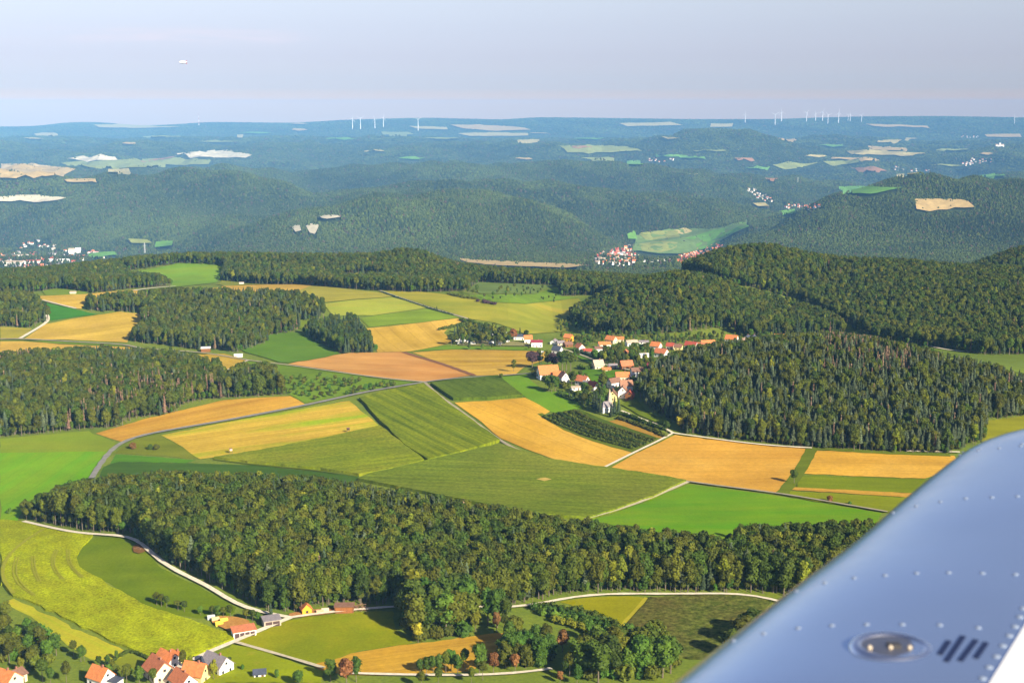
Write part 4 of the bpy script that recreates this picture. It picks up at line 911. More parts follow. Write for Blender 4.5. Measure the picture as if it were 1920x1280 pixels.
# ------------------------------------------------------------------ far woods: one low-detail mass of crowns
def far_mat():
    m, t, b = new_mat('far_woodland'); at_ = node(t, 'ShaderNodeAttribute', attribute_name='tint')
    t.links.new(at_.outputs['Color'], b.inputs['Base Color']); b.inputs['Specular IOR Level'].default_value = .1
    return m
hor = np.maximum.accumulate((_Z + 6 - CZ) / _Y, axis=0)   # running skyline of the land
def far_spots(d0, d1, sp, hh):
    ys = []; y = d0
    out_ = []
    while y < d1:
        x = np.arange(-.46 * y, .46 * y, sp); out_.append(np.stack([x + rng.uniform(-.45, .45, len(x)) * sp, y + rng.uniform(-.45, .45, len(x)) * sp], 1)); y += sp
    XY = np.concatenate(out_); Z = H(XY[:, 0], XY[:, 1]); h = hh * rng.uniform(.7, 1.2, len(Z))
    i = np.clip(((np.log(XY[:, 1]) - math.log(70)) / (math.log(FARD / 70)) * (_nD - 1)).astype(int) - 1, 0, _nD - 1)
    j = np.clip(((XY[:, 0] / XY[:, 1] + .64) / 1.28 * (_nU - 1)).astype(int), 0, _nU - 1)
    vis = (Z + h - CZ) / XY[:, 1] > hor[i, j] - .0045
    XY, Z, h = XY[vis], Z[vis], h[vis]
    bad = np.zeros(len(Z), bool); keep_ = rng.random(len(Z))
    for f in (.15, .6, 1.0):
        px_, py_ = project(np.column_stack([XY, Z + h * f]))
        px_ = px_ + rng.normal(0, 2.0, len(px_)); py_ = py_ + rng.normal(0, .7, len(py_))
        for c_ in CLEAR: bad |= inpoly(px_, py_, c_)
        for c_ in TOWN_CLEAR: bad |= inpoly(px_, py_, c_) & (keep_ > .10)
    m = ~bad | (rng.random(len(Z)) < .02)
    return np.column_stack([XY, Z, h])[m]
def blob_mass(S, wscale, rings=5):
    n = len(S); k = rings; a = np.arange(k) * 2 * math.pi / k
    con = rng.random(n) < np.clip(.35 + .3 * _wsum(S[:, 0], S[:, 1], _W2), .1, .8)
    V = np.zeros((n, 2 * k + 1, 3), np.float32); ph = rng.uniform(0, 6.28, n)
    R_ = S[:, 3] * wscale * rng.uniform(.8, 1.25, n) * np.where(con, .72, 1.0)
    top = np.where(con, .42, .78)
    for q in range(k):
        an = a[q] + ph
        j1, j2 = rng.uniform(.78, 1.22, n), rng.uniform(.7, 1.3, n)
        V[:, q] = np.stack([S[:, 0] + R_ * j1 * np.cos(an), S[:, 1] + R_ * j1 * np.sin(an), S[:, 2] + S[:, 3] * .28 * j2], 1)
        V[:, k + q] = np.stack([S[:, 0] + R_ * top * j2 * np.cos(an + .5), S[:, 1] + R_ * top * j2 * np.sin(an + .5), S[:, 2] + S[:, 3] * .7 * j1], 1)
    V[:, 2 * k] = np.stack([S[:, 0] + R_ * rng.uniform(-.25, .25, n), S[:, 1] + R_ * rng.uniform(-.25, .25, n), S[:, 2] + S[:, 3]], 1)
    q = np.arange(k); p = (q + 1) % k
    fq = np.stack([q, p, k + p, k + q], 1); ft = np.stack([k + q, k + p, np.full(k, 2 * k)], 1)
    o = (np.arange(n) * (2 * k + 1))[:, None, None]
    Fq_, Ft = (fq[None] + o).reshape(-1, 4), (ft[None] + o).reshape(-1, 3)
    base = np.where(con[:, None], np.array([[.031, .047, .015]]), np.array([[.045, .063, .012]]))
    big = _wsum(S[:, 0], S[:, 1], _W1)[:, None]
    t = base * (1 + .22 * rng.normal(0, 1, (n, 1))).clip(.45, 1.7) * (1 + .18 * big).clip(.55, 1.5)
    odd = rng.random(n); t[odd < .05] = np.array([.085, .055, .038]) * rng.uniform(.6, 1.1, ((odd < .05).sum(), 1)); t[odd > .94] = np.array([.07, .09, .02])
    col = np.ones((n, 2 * k + 1, 4), np.float32); col[:, :, :3] = t[:, None]
    return V.reshape(-1, 3), Fq_, Ft, col.reshape(-1, 4)
parts_ = [blob_mass(far_spots(2240, 4400, 8, 15), .28), blob_mass(far_spots(4400, 6600, 8.5, 14), .34), blob_mass(far_spots(6600, 10000, 12, 14), .5),
          blob_mass(far_spots(10000, 15000, 21, 15), .85), blob_mass(far_spots(15000, 27300, 42, 17), 1.45)]
o_ = 0; Vs, Qs, Ts, Cs = [], [], [], []
for v, q, t, c_ in parts_:
    Vs.append(v); Qs.append(q + o_); Ts.append(t + o_); Cs.append(c_); o_ += len(v)
me = mesh_np('far_woodland', np.concatenate(Vs), [np.concatenate(Qs), np.concatenate(Ts)], [far_mat()])
ca = me.attributes.new('tint', 'FLOAT_COLOR', 'POINT'); ca.data.foreach_set('color', np.concatenate(Cs).ravel())
print('far crowns', o_ // 11)
tag(obj('far_woodland', me), 'blue-green woodland covering the hills out to the skyline', 'woodland', kind='stuff')
# ------------------------------------------------------------------ buildings
RF = {n: plain_mat('roof_' + n, c, .75, var=.22, scale=.9) for n, c in dict(orange=(.56, .19, .06), redorange=(.48, .16, .07), red=(.38, .075, .045), darkred=(.25, .035, .05),
      brown=(.20, .105, .07), slate=(.055, .065, .095), grey=(.24, .21, .22), beige=(.46, .36, .27), copper=(.34, .17, .10), white=(.75, .74, .72)).items()}
WL = {n: plain_mat('wall_' + n, c, .9, var=.06, scale=.5) for n, c in dict(white=(.80, .78, .74), cream=(.72, .60, .42), yellow=(.74, .58, .26), wood=(.22, .09, .03),
      stone=(.42, .36, .28), amber=(.72, .36, .03), red=(.55, .02, .02), darkwood=(.07, .045, .03), pink=(.72, .5, .4)).items()}
GLASS = plain_mat('window_glass', (.03, .035, .045), .15, spec=.6); DOORM = plain_mat('door_wood', (.13, .07, .035), .6)
BRICK = plain_mat('chimney_brick', (.30, .14, .09), .9)
_mesh_cache = {}
def gable_walls(L, W, wh, rh):
    m = MB(); a, b = L / 2, W / 2
    v = [(-a, -b, -1.2), (a, -b, -1.2), (a, b, -1.2), (-a, b, -1.2), (-a, -b, wh), (a, -b, wh), (a, b, wh), (-a, b, wh), (-a, 0, wh + rh), (a, 0, wh + rh)]
    m.add(v, [(0, 1, 5, 4), (2, 3, 7, 6), (1, 2, 6, 9, 5), (3, 0, 4, 8, 7)]); return m
def gable_roof(L, W, wh, rh, ov=.55, th=.22):
    m = MB(); a, b = L / 2 + ov, W / 2; s = rh / b; e = b + ov; z0 = wh - ov * s + .06; z1 = wh + rh + .06
    for sg in (1, -1):
        y = sg * e
        v = [(-a, y, z0), (a, y, z0), (a, 0, z1), (-a, 0, z1), (-a, y, z0 + th), (a, y, z0 + th), (a, 0, z1 + th), (-a, 0, z1 + th)]
        f = [(0, 1, 2, 3), (7, 6, 5, 4), (0, 4, 5, 1), (1, 5, 6, 2), (3, 7, 4, 0)]
        m.add(v, f if sg < 0 else [q[::-1] for q in f])
    return m
def hip_roof(L, W, wh, rh, ov=.5, ridge=.35):
    m = MB(); a, b = L / 2 + ov, W / 2 + ov; r = L / 2 * ridge; z = wh
    m.add([(-a, -b, z), (a, -b, z), (a, b, z), (-a, b, z), (-r, 0, z + rh), (r, 0, z + rh)], [(0, 1, 5, 4), (1, 2, 5), (2, 3, 4, 5), (3, 0, 4), (3, 2, 1, 0)]); return m
def flat_roof(L, W, wh, rh, ov=.35):
    m = MB(); a, b = L / 2 + ov, W / 2 + ov
    m.add([(-a, -b, wh), (a, -b, wh), (a, b, wh + rh), (-a, b, wh + rh), (-a, -b, wh + .25), (a, -b, wh + .25), (a, b, wh + rh + .25), (-a, b, wh + rh + .25)],
          [(3, 2, 1, 0), (4, 5, 6, 7), (0, 1, 5, 4), (1, 2, 6, 5), (2, 3, 7, 6), (3, 0, 4, 7)]); return m
def rect(parent, name, mat, kx, x, z, w, h, W2):
    """a window or door on side kx ('f' long side -Y, 'b' +Y, 'e' end +X, 'w' end -X)"""
    d = .05; m = MB()
    if kx == 'f': m.box(x - w / 2, x + w / 2, -W2 - d, -W2 + .02, z, z + h)
    if kx == 'b': m.box(x - w / 2, x + w / 2, W2 - .02, W2 + d, z, z + h)
    if kx == 'e': m.box(W2 - .02, W2 + d, x - w / 2, x + w / 2, z, z + h)
    if kx == 'w': m.box(-W2 - d, -W2 + .02, x - w / 2, x + w / 2, z, z + h)
    return m.build(name, mat, parent)
HOUSES = []
def house(px, py, L, W, wh, rh, yaw, roof, wall, label, name='house', kind_='gable', wins=2, chim=True, group=None, cat='house', gable=None, pos=None, storeys=1):
    p = pos or g1(px, py); r = empty(name, p, R(yaw)); HOUSES.append((px, py, L, p))
    wm = gable_walls(L, W, wh, rh if kind_ == 'gable' else 0.01) if kind_ != 'flat' else MB()
    if kind_ == 'flat': wm.box(-L / 2, L / 2, -W / 2, W / 2, -1.2, wh + .1)
    wo = wm.build('wall', WL[wall], r)
    rm = {'gable': gable_roof, 'hip': hip_roof, 'flat': flat_roof}[kind_](L, W, wh, rh)
    ro = rm.build('roof', RF[roof], r)
    if gable:      # timber-clad gable end
        g = MB(); b = W / 2; x = L / 2 + .06; g.add([(x, -b + .3, wh - .2), (x, b - .3, wh - .2), (x, 0, wh + rh - .5)], [(0, 1, 2)]); g.add([(x - .05, -b + .3, wh - .2), (x - .05, b - .3, wh - .2), (x - .05, 0, wh + rh - .5)], [(2, 1, 0)])
        g.build('gable_cladding', WL[gable], r)
    if chim and kind_ == 'gable':
        c = MB(); x = L * .18; c.box(x - .35, x + .35, -.35, .35, wh + rh - .8, wh + rh + 1.1); c.build('chimney', BRICK, ro)
    if wins:
        for st in range(storeys):
            z = .9 + st * 2.7
            if z + 1.2 > wh + .3: break
            n = max(2, int(L / 3.4))
            for k in range(n):
                x = (k + .5) / n * L - L / 2
                if st == 0 and k == n // 2: rect(wo, 'door', DOORM, 'f', x, 0, 1.1, 2.1, W / 2)
                else: rect(wo, 'window', GLASS, 'f', x, z, 1.2, 1.25, W / 2)
            for k in range(max(1, int(W / 3.6))):
                n2 = max(1, int(W / 3.6)); y = (k + .5) / n2 * W - W / 2
                rect(wo, 'window', GLASS, 'e', y, z, 1.1, 1.25, L / 2); rect(wo, 'window', GLASS, 'w', y, z, 1.1, 1.25, L / 2)
        if kind_ == 'gable' and rh > 2.5 and not gable:
            rect(wo, 'window', GLASS, 'e', 0, wh + .5, 1.2, 1.1, L / 2); rect(wo, 'window', GLASS, 'w', 0, wh + .5, 1.2, 1.1, L / 2)
    return tag(r, label, cat, group)
V_ = 'houses of the village in the valley bend'
for a in [
 (976, 636, 18, 9, 4.0, 2.6, 2, 'slate', 'white', 'long white house with dark slate roof behind the campsite'),
 (990, 643, 10, 9, 5.5, 4.0, 4, 'orange', 'white', 'white house with bright orange roof leaning on the long hall'),
 (1006, 650, 14, 9, 6.0, 2.0, 4, 'darkred', 'white', 'large white hall with dark wine-red roof'),
 (1039, 645, 9, 8, 3.2, 2.6, 70, 'grey', 'white', 'white bungalow with grey gable roof near the yellow chalet'),
 (1051, 647, 9, 8, 3.0, 2.4, 10, 'grey', 'cream', 'cream bungalow with grey roof below the yellow chalet'),
 (1045, 662, 11, 9, 4.2, 4.2, -32, 'slate', 'white', 'white house with dark blue-grey roof at the village street'),
 (1066, 640, 10, 9, 5.4, 3.6, -30, 'orange', 'amber', 'amber-yellow chalet with orange roof at the wood edge'),
 (1065, 650, 10, 8, 3.4, 2.6, 20, 'brown', 'wood', 'low brown wooden house just under the amber chalet'),
 (1087, 657, 11, 9, 4.0, 4.2, -62, 'redorange', 'white', 'white-gabled house with orange-red cross roof on the village street'),
 (1146, 643, 13, 9, 4.6, 4.2, -40, 'orange', 'cream', 'big cream farmhouse with orange roof at the foot of the beech hill'),
 (1162, 641, 10, 7, 4.0, 2.4, -8, 'orange', 'cream', 'low cream wing with orange roof beside the big cream farmhouse'),
 (1133, 651, 15, 8, 4.0, 2.6, 10, 'orange', 'white', 'long white house with glowing orange roof and red annex'),
 (1122, 659, 9, 8, 4.0, 2.0, 6, 'brown', 'white', 'white house with purple-brown roof before the glowing orange roof'),
 (1101, 662, 11, 7, 3.0, 2.2, -10, 'red', 'white', 'low white cottage with a red roof patch on the street bend'),
 (1184, 648, 14, 9, 4.2, 2.6, 16, 'beige', 'white', 'white house with beige roof in the middle of the village'),
 (1207, 645, 12, 6, 3.0, 1.4, -6, 'grey', 'white', 'long low white shed with grey roof uphill of the beige roof'),
 (1230, 654, 12, 9, 4.0, 4.2, -34, 'orange', 'white', 'white-gabled house with orange roof above the flat grey yard'),
 (1240, 668, 14, 10, 4.4, 4.2, -38, 'redorange', 'white', 'large white-gabled house with red roof and grey yard at the pine hill'),
 (1257, 654, 9, 8, 4.0, 3.2, -25, 'red', 'cream', 'small cream house with a red roof at the far lane'),
 (1272, 656, 9, 8, 4.0, 3.0, -20, 'brown', 'yellow', 'yellowish house with brown roof at the far lane'),
 (1207, 670, 10, 8, 3.4, 1.0, 12, 'white', 'white', 'white flat building with pale roof among the village trees'),
 (1174, 663, 5, 4, 3.0, 2.0, 60, 'redorange', 'wood', 'small orange-roofed shed beside a large village tree'),
 (1121, 691, 11, 9, 4.2, 5.0, 20, 'beige', 'cream', 'beige hip-roofed house at the village green'),
 (1137, 696, 9, 5, 2.4, 1.6, 2, 'orange', 'cream', 'low cream shed with orange roof at the village green'),
 (1149, 690, 9, 6, 3.0, 1.6, 5, 'grey', 'stone', 'grey-roofed stone barn behind the village green'),
 (1174, 691, 13, 9, 4.0, 4.4, 15, 'redorange', 'wood', 'brown house with broad red-orange roof among trees'),
 (1195, 705, 13, 9, 5.4, 3.2, 8, 'brown', 'white', 'broad white house with brown roof and two gables'),
 (1224, 694, 11, 9, 4.0, 3.6, -30, 'darkred', 'yellow', 'yellow house with dark red roof half hidden by the pine hill'),
 (1167, 712, 14, 9, 4.0, 3.8, 4, 'orange', 'cream', 'cream house with a wide orange roof on the lower lane'),
 (1151, 724, 13, 8, 4.6, 3.6, 35, 'brown', 'white', 'long white house with brown roof left of the wide orange roof'),
 (1174, 731, 12, 9, 5.0, 4.6, 4, 'copper', 'white', 'white house with tall copper-brown roof above the white gable'),
 (1168, 744, 10, 9, 6.0, 4.8, 82, 'copper', 'white', 'tall white gable house facing the camera on the lower lane'),
 (1181, 748, 9, 8, 4.4, 4.2, 75, 'red', 'wood', 'red-brown house tight beside the tall white gable'),
 (1149, 750, 10, 8, 5.6, 4.2, 84, 'brown', 'yellow', 'yellow and white gable house below the lower lane'),
 (1092, 720, 13, 9, 4.0, 4.6, -40, 'redorange', 'white', 'white gable farmhouse with long orange roof in the farm gardens'),
 (1079, 731, 10, 6, 3.0, .8, 15, 'beige', 'white', 'low white outbuilding with flat beige roof in the farm gardens'),
 (1100, 726, 7, 6, 4.0, 2.6, -30, 'grey', 'white', 'white annex with grey roof beside the long orange roof'),
 (1112, 731, 10, 8, 4.4, 4.2, -45, 'red', 'white', 'white-gabled house with orange and dark red roof in the farm gardens'),
 (1046, 710, 9, 8, 4.2, 3.6, -8, 'orange', 'white', 'white cottage with orange roof beside the big barn'),
 (1057, 716, 9, 9, 5.4, 4.8, -65, 'brown', 'white', 'white-gabled house with brown roof next to the orange cottage'),
 (1296, 653, 15, 8, 4.0, 4.0, -35, 'red', 'white', 'long white house with a red roof at the hill lane'),
 (1311, 653, 10, 7, 3.6, 3.2, -20, 'redorange', 'white', 'white cottage with red-orange roof beside the long red roof'),
 (1327, 650, 17, 11, 3.4, 4.4, 8, 'orange', 'cream', 'wide orange-roofed barn above the pine hill'),
 (1372, 641, 15, 10, 4.0, 4.6, -30, 'orange', 'white', 'orange-roofed house alone below the dark beech wood'),
 (1401, 640, 10, 8, 4.0, 3.6, 60, 'slate', 'pink', 'first pale pink house with dark slate gable near the wood'),
 (1413, 640, 8, 8, 4.0, 3.6, 60, 'slate', 'cream', 'cream house with dark slate gable right beside the pink one'),
 (1461, 636, 12, 8, 3.4, 3.4, -6, 'orange', 'cream', 'last orange roof peeping over the pine hill'),
]:
    a = list(a); a[2] *= .80; a[3] *= .82; a[4] *= .88; a[5] *= .84
    house(*a, group=V_)
# the big farm with its flagpole
house(1027, 708, 17, 13, 4.6, 6.4, 14, 'orange', 'white', 'largest orange-roofed white farmhouse in front of the tall trees', kind_='gable', storeys=2)
p = g1(1015, 690); m = MB(); m.tube([(0, 0, 0), (0, 0, 16.5)], [.16, .07], 8); fl = empty('flagpole', p)
m.build('pole', plain_mat('white_paint', (.8, .8, .8), .5), fl); m = MB(); m.tube([(0, 0, 16.5), (0, 0, 16.75)], [.16, .02], 8); m.build('finial', BRICK, fl)
m = MB(); n = 10
for k in range(n):
    y = .12 * math.sin(k * .9); y2 = .12 * math.sin((k + 1) * .9); x0, x1 = .1 + k * .2, .1 + (k + 1) * .2
    m.add([(x0, y, 14.6), (x1, y2, 14.6 - .03 * k), (x1, y2, 15.9 - .03 * k), (x0, y, 15.9), (x0, y + .02, 14.6), (x1, y2 + .02, 14.6 - .03 * k), (x1, y2 + .02, 15.9 - .03 * k), (x0, y + .02, 15.9)], [(0, 1, 2, 3), (7, 6, 5, 4), (3, 2, 6, 7), (1, 0, 4, 5)])
m.build('flag', plain_mat('white_cloth', (.75, .75, .75), .9), fl); tag(fl, 'white flagpole beside the largest farmhouse', 'flagpole')
# chapel
p = g1(1137, 771); ch = empty('chapel', p, R(20)); m = MB(); m.box(-4.5, 4.5, -3.4, 3.4, -1, 4.2); m.build('wall', WL['white'], ch)
m = MB(); m.add([(-5, -3.9, 4.2), (5, -3.9, 4.2), (5, 3.9, 4.2), (-5, 3.9, 4.2), (-2.6, 0, 8.2), (2.6, 0, 8.2)], [(0, 1, 5, 4), (1, 2, 5), (2, 3, 4, 5), (3, 0, 4), (3, 2, 1, 0)]); m.build('roof', RF['grey'], ch)
m = MB(); m.add([(2, 1, 5.4), (5.8, 1, 5.4), (5.8, 4.8, 5.4), (2, 4.8, 5.4), (3.9, 2.9, 18)], [(0, 1, 4), (1, 2, 4), (2, 3, 4), (3, 0, 4), (3, 2, 1, 0)]); m.build('spire', RF['beige'], ch)
m = MB(); m.box(2.2, 5.6, 1.2, 4.6, -1, 5.4); tw = m.build('tower', WL['stone'], ch)
for x in (-2.4, 0, 2.4): rect(ch, 'window', GLASS, 'f', x, 1.2, .9, 2, 3.4)
tag(ch, 'small white chapel with grey roof and pointed spire among dark trees', 'chapel')
# lone farm buildings
def barn_posts():
    p = g1(527, 532); r = empty('barn', p, R(4)); m = MB(); m.box(-8, 8, 1.5, 4, -1, 4.4); m.build('wall', WL['white'], r)
    gable_roof(16, 9, 4.4, 4.4).build('roof', RF['redorange'], r)
    for x in (-7.6, -2.6, 2.6, 7.6): m = MB(); m.box(x - .45, x + .45, -4, -3.2, -1, 4.3); m.build('post', WL['white'], r)
    m = MB(); m.box(-7.9, 7.9, 1.3, 1.5, -.5, 3.6); m.build('bay_shade', plain_mat('painted_bay_shade', (.10, .06, .04), .9), r)  # dark panel: the shade inside the open bays, painted as colour
    tag(r, 'red-roofed open field barn with white posts at the far woodland', 'barn')
barn_posts()
def shed(px, py, L, W, wh, rh, yaw, roof, wall, label, front=None, bays=0, name='shed', cat='shed'):
    p = g1(px, py); r = empty(name, p, R(yaw)); m = MB(); m.box(-L / 2, L / 2, -W / 2, W / 2, -.8, wh); wo = m.build('wall', WL[wall], r)
    flat_roof(L, W, wh, rh).build('roof', RF[roof], r)
    if bays:
        b = (L - 1) / bays
        for k in range(bays): rect(wo, 'door', front, 'f', -L / 2 + .5 + b * (k + .5), .1, b * .9, wh - .6, W / 2)
    HOUSES.append((px, py, L, p)); return tag(r, label, cat)
DARKW = plain_mat('garage_door', (.075, .045, .04), .7)
shed(457, 1190, 10.5, 5.5, 2.9, .9, 24, 'redorange', 'white', 'long white garage with red roof and dark doors by the white lane', DARKW, 4, 'garage', 'garage')
shed(509, 1170, 8, 6, 3.0, .4, 22, 'grey', 'stone', 'beige stone hut with grey flat roof at the track junction', DARKW, 2, 'hut', 'hut')
shed(646, 1146, 9, 4, 3.2, .4, 2, 'brown', 'wood', 'red-brown timber shed at the front edge of the large wood', plain_mat('shed_boards', (.30, .11, .03), .8), 3)
house(574, 1149, 4.6, 4.6, 3.0, 2.4, -68, 'orange', 'amber', 'tiny orange-roofed wooden chalet under the large wood', name='chalet', cat='chalet', wins=1, chim=False)
shed(386, 659, 9, 6, 3.6, .7, 10, 'white', 'wood', 'brown field shed with white roof at the tip of the long wood')
shed(447, 669, 8, 3.4, 2.4, .3, 8, 'white', 'white', 'white field trailer beside the dark green meadow', name='trailer', cat='trailer')
shed(137, 551, 7, 4, 2.6, .5, 5, 'beige', 'cream', 'small cream hut at the far stubble strip', name='hut', cat='hut')
shed(453, 533, 6, 4, 2.4, .5, 5, 'beige', 'white', 'small white hut in the shade of the far woodland belt', name='hut', cat='hut')
# near farmhouses at the lower picture edge
NG = 'farmhouses below the curved crop'
house(10, 1288, 12.3, 8.8, 4.4, 3.9,-28, 'orange', 'cream', 'cream farmhouse with orange roof cut off by the picture edge', group=NG, storeys=2)
house(27, 1279, 7.9, 7.0, 3.7, 2.0,60, 'brown', 'cream', 'cream annex with brown roof behind the cut-off farmhouse', group=NG)
house(190, 1281, 8.8, 7.5, 3.9, 4.0,-32, 'orange', 'white', 'white-gabled house with bright orange roof standing alone by the garden trees', group=NG, storeys=2)
house(213, 1284, 7.0, 4.4, 2.6, 0.5,-25, 'slate', 'white', 'low white annex with dark flat roof beside the lone orange roof', kind_='flat', group=NG, wins=0)
house(299, 1268, 12.3, 9.7, 4.0, 4.6,-52, 'redorange', 'cream', 'largest near farmhouse with broad red-orange roof and balcony', group=NG, storeys=2)
house(316, 1246, 9.7, 6.2, 3.7, 2.9,-40, 'orange', 'white', 'white barn with orange roof joined behind the largest near farmhouse', group=NG)
house(331, 1240, 5.3, 4.4, 3.1, 2.2,-35, 'orange', 'yellow', 'small yellow outbuilding with orange roof next to the crop edge', group=NG, wins=1)
house(408, 1256, 12.3, 7.9, 3.9, 3.7,-38, 'grey', 'white', 'white house with grey slate roof and dark dormer', group=NG, storeys=2)
house(379, 1258, 4.8, 4.4, 3.1, 2.8,-75, 'slate', 'red', 'bright red gabled annex of the slate-roofed house', group=NG, wins=1, chim=False)
house(368, 1275, 9.7, 7.0, 4.2, 4.2,-20, 'orange', 'yellow', 'yellow house with clean orange roof below the red annex', group=NG, storeys=2)
house(344, 1289, 10.6, 7.9, 3.7, 4.0,-48, 'redorange', 'white', 'lowest orange-roofed white house with roof windows', group=NG)
house(487, 1268, 4.8, 3.9, 2.2, 1.3,12, 'slate', 'white', 'small white garden shed with dark blue roof on the sunny lawn', name='garden_shed', cat='garden shed', wins=1, chim=False)
# brush heap, log piles, boards
def heap(px, py, w_, h_, col, label, name='brush_pile', n=90):
    p = g1(px, py); m = MB(); r = random.Random(px)
    for k in range(n):
        a = r.uniform(0, 6.28); q = r.random() ** .5 * w_ / 2; z = h_ * (1 - (q / (w_ / 2)) ** 2) * r.uniform(.3, 1)
        dx, dy, dz = r.uniform(-1.3, 1.3), r.uniform(-1.3, 1.3), r.uniform(-.5, .6)
        m.tube([(q * math.cos(a) - dx, q * math.sin(a) * .6 - dy, max(0, z - dz)), (q * math.cos(a) + dx, q * math.sin(a) * .6 + dy, max(.1, z + dz))], [.13, .06], 4)
    tag(m.build(name, plain_mat(name + '_wood', col, .95), None, p), label, name.replace('_', ' '))
heap(674, 1142, 9, 3.0, (.28, .16, .10), 'heap of cut branches beside the timber shed')
heap(262, 1030, 7, 1.2, (.22, .13, .09), 'flat brown brush heap on the deep green meadow')
for k, (x, y, yw, cl, lab) in enumerate([(420, 1166, 25, (.62, .50, .06), 'yellow tarpaulin-covered log stack nearest the garage yard'), (411, 1172, 25, (.68, .55, .05), 'brighter yellow tarpaulin stack at the crop edge'), (404, 1164, 25, (.55, .42, .22), 'pale plank stack on the garage yard'),
        (396, 1160, 20, (.45, .47, .45), 'grey sheeted stack at the corner of the garage yard'), (610, 1147, 10, (.55, .45, .35), 'pale board stack beside the forest edge track'), (600, 1150, 20, (.50, .34, .2), 'brown log stack at the forest edge track')]):
    p = g1(x, y); m = MB(); L = 3.6
    for r_ in range(5):
        for c_ in range(5 - r_ // 2): m.tube([(-L / 2, (c_ - 2 + r_ * .25) * .5, .25 + r_ * .38), (L / 2, (c_ - 2 + r_ * .25) * .5, .25 + r_ * .38)], .25, 6)
    tag(m.build('log_stack', plain_mat('stack_' + str(k), cl, .8), None, p, R(yw)), lab, 'log stack')
# two parked cars, two raised hides, campsite caravans
CARW = plain_mat('car_paint', (.78, .79, .80), .25, spec=.6); TYRE = plain_mat('tyre_rubber', (.02, .02, .02), .8)
def car(px, py, yaw, label, paint=CARW):
    r = empty('parked_car', g1(px, py), R(yaw)); m = MB()
    prof = [(-2.1, .35), (-2.15, .85), (-1.5, .95), (-.9, 1.42), (.7, 1.45), (1.3, .98), (2.1, .8), (2.15, .35)]
    for a, b in ((-.85, .85),): 
        n = len(prof); m.add([(x, a, z) for x, z in prof] + [(x, b, z) for x, z in prof], [tuple(range(n)), tuple(range(n, 2 * n))[::-1]] + [(i + n, (i + 1) % n + n, (i + 1) % n, i) for i in range(n)])
    m.build('body', paint, r)
    m = MB(); m.box(-1.0, .8, -.87, .87, 1.0, 1.33); m.build('windows_band', GLASS, r).name = 'window'
    for x in (-1.3, 1.35):
        for y in (-.8, .8): m = MB(); m.tube([(x, y - .1, .33), (x, y + .1, .33)], .33, 12); m.build('wheel', TYRE, r)
    tag(r, label, 'car', 'cars at the foot of the pine hill')
car(1292, 801, 10, 'white car parked at the foot of the pine hill, farther from the track'); car(1299, 803, 5, 'white car parked at the foot of the pine hill, nearer the track')
for x, y, lab in ((433, 850, 'small wooden raised hide on the streaky straw field'), (653, 811, 'small dark raised hide at the maize corner')):
    r = empty('raised_hide', g1(x, y), .4); m = MB()
    for sx_ in (-.8, .8):
        for sy_ in (-.8, .8): m = MB(); m.tube([(sx_ * 1.2, sy_ * 1.2, -.2), (sx_, sy_, 2.2)], .08, 6); m.build('leg', BARK, r)
    m = MB(); m.box(-.9, .9, -.9, .9, 2.2, 3.6); m.build('cabin', WL['pink'] if x < 500 else WL['darkwood'], r); m = MB(); m.box(-1.1, 1.1, -1.1, 1.1, 3.6, 3.8); m.build('roof', RF['brown'], r); tag(r, lab, 'raised hide')
for k, (x, y, yw) in enumerate([(858, 640, 20), (862, 645, 15), (868, 642, 30), (866, 636, 10), (881, 643, 5), (886, 646, 8), (891, 630, 2), (899, 629, 4), (921, 645, 10), (925, 630, 60), (931, 634, 50), (935, 629, 20), (938, 647, 80), (947, 628, 10), (952, 642, 70), (963, 628, 10), (918, 641, 30)]):
    r = empty('caravan', g1(x, y), R(yw)); m = MB(); pr = [(-2.9, .5), (-3.0, 1.6), (-2.6, 2.6), (2.4, 2.7), (3.0, 1.9), (2.9, .5)]; n = 6
    m.add([(a, -1.2, z) for a, z in pr] + [(a, 1.2, z) for a, z in pr], [tuple(range(n)), tuple(range(n, 2 * n))[::-1]] + [(i + n, (i + 1) % n + n, (i + 1) % n, i) for i in range(n)]); m.build('body', CARW, r)
    m = MB(); m.box(-1.6, 1.6, -1.24, 1.24, 1.5, 2.1); m.build('window', GLASS, r)
    m = MB(); m.tube([(0, -1.25, .35), (0, 1.25, .35)], .34, 10); m.build('wheel', TYRE, r)
    tag(r, 'white caravan pitched among the campsite trees', 'caravan', 'caravans on the campsite')

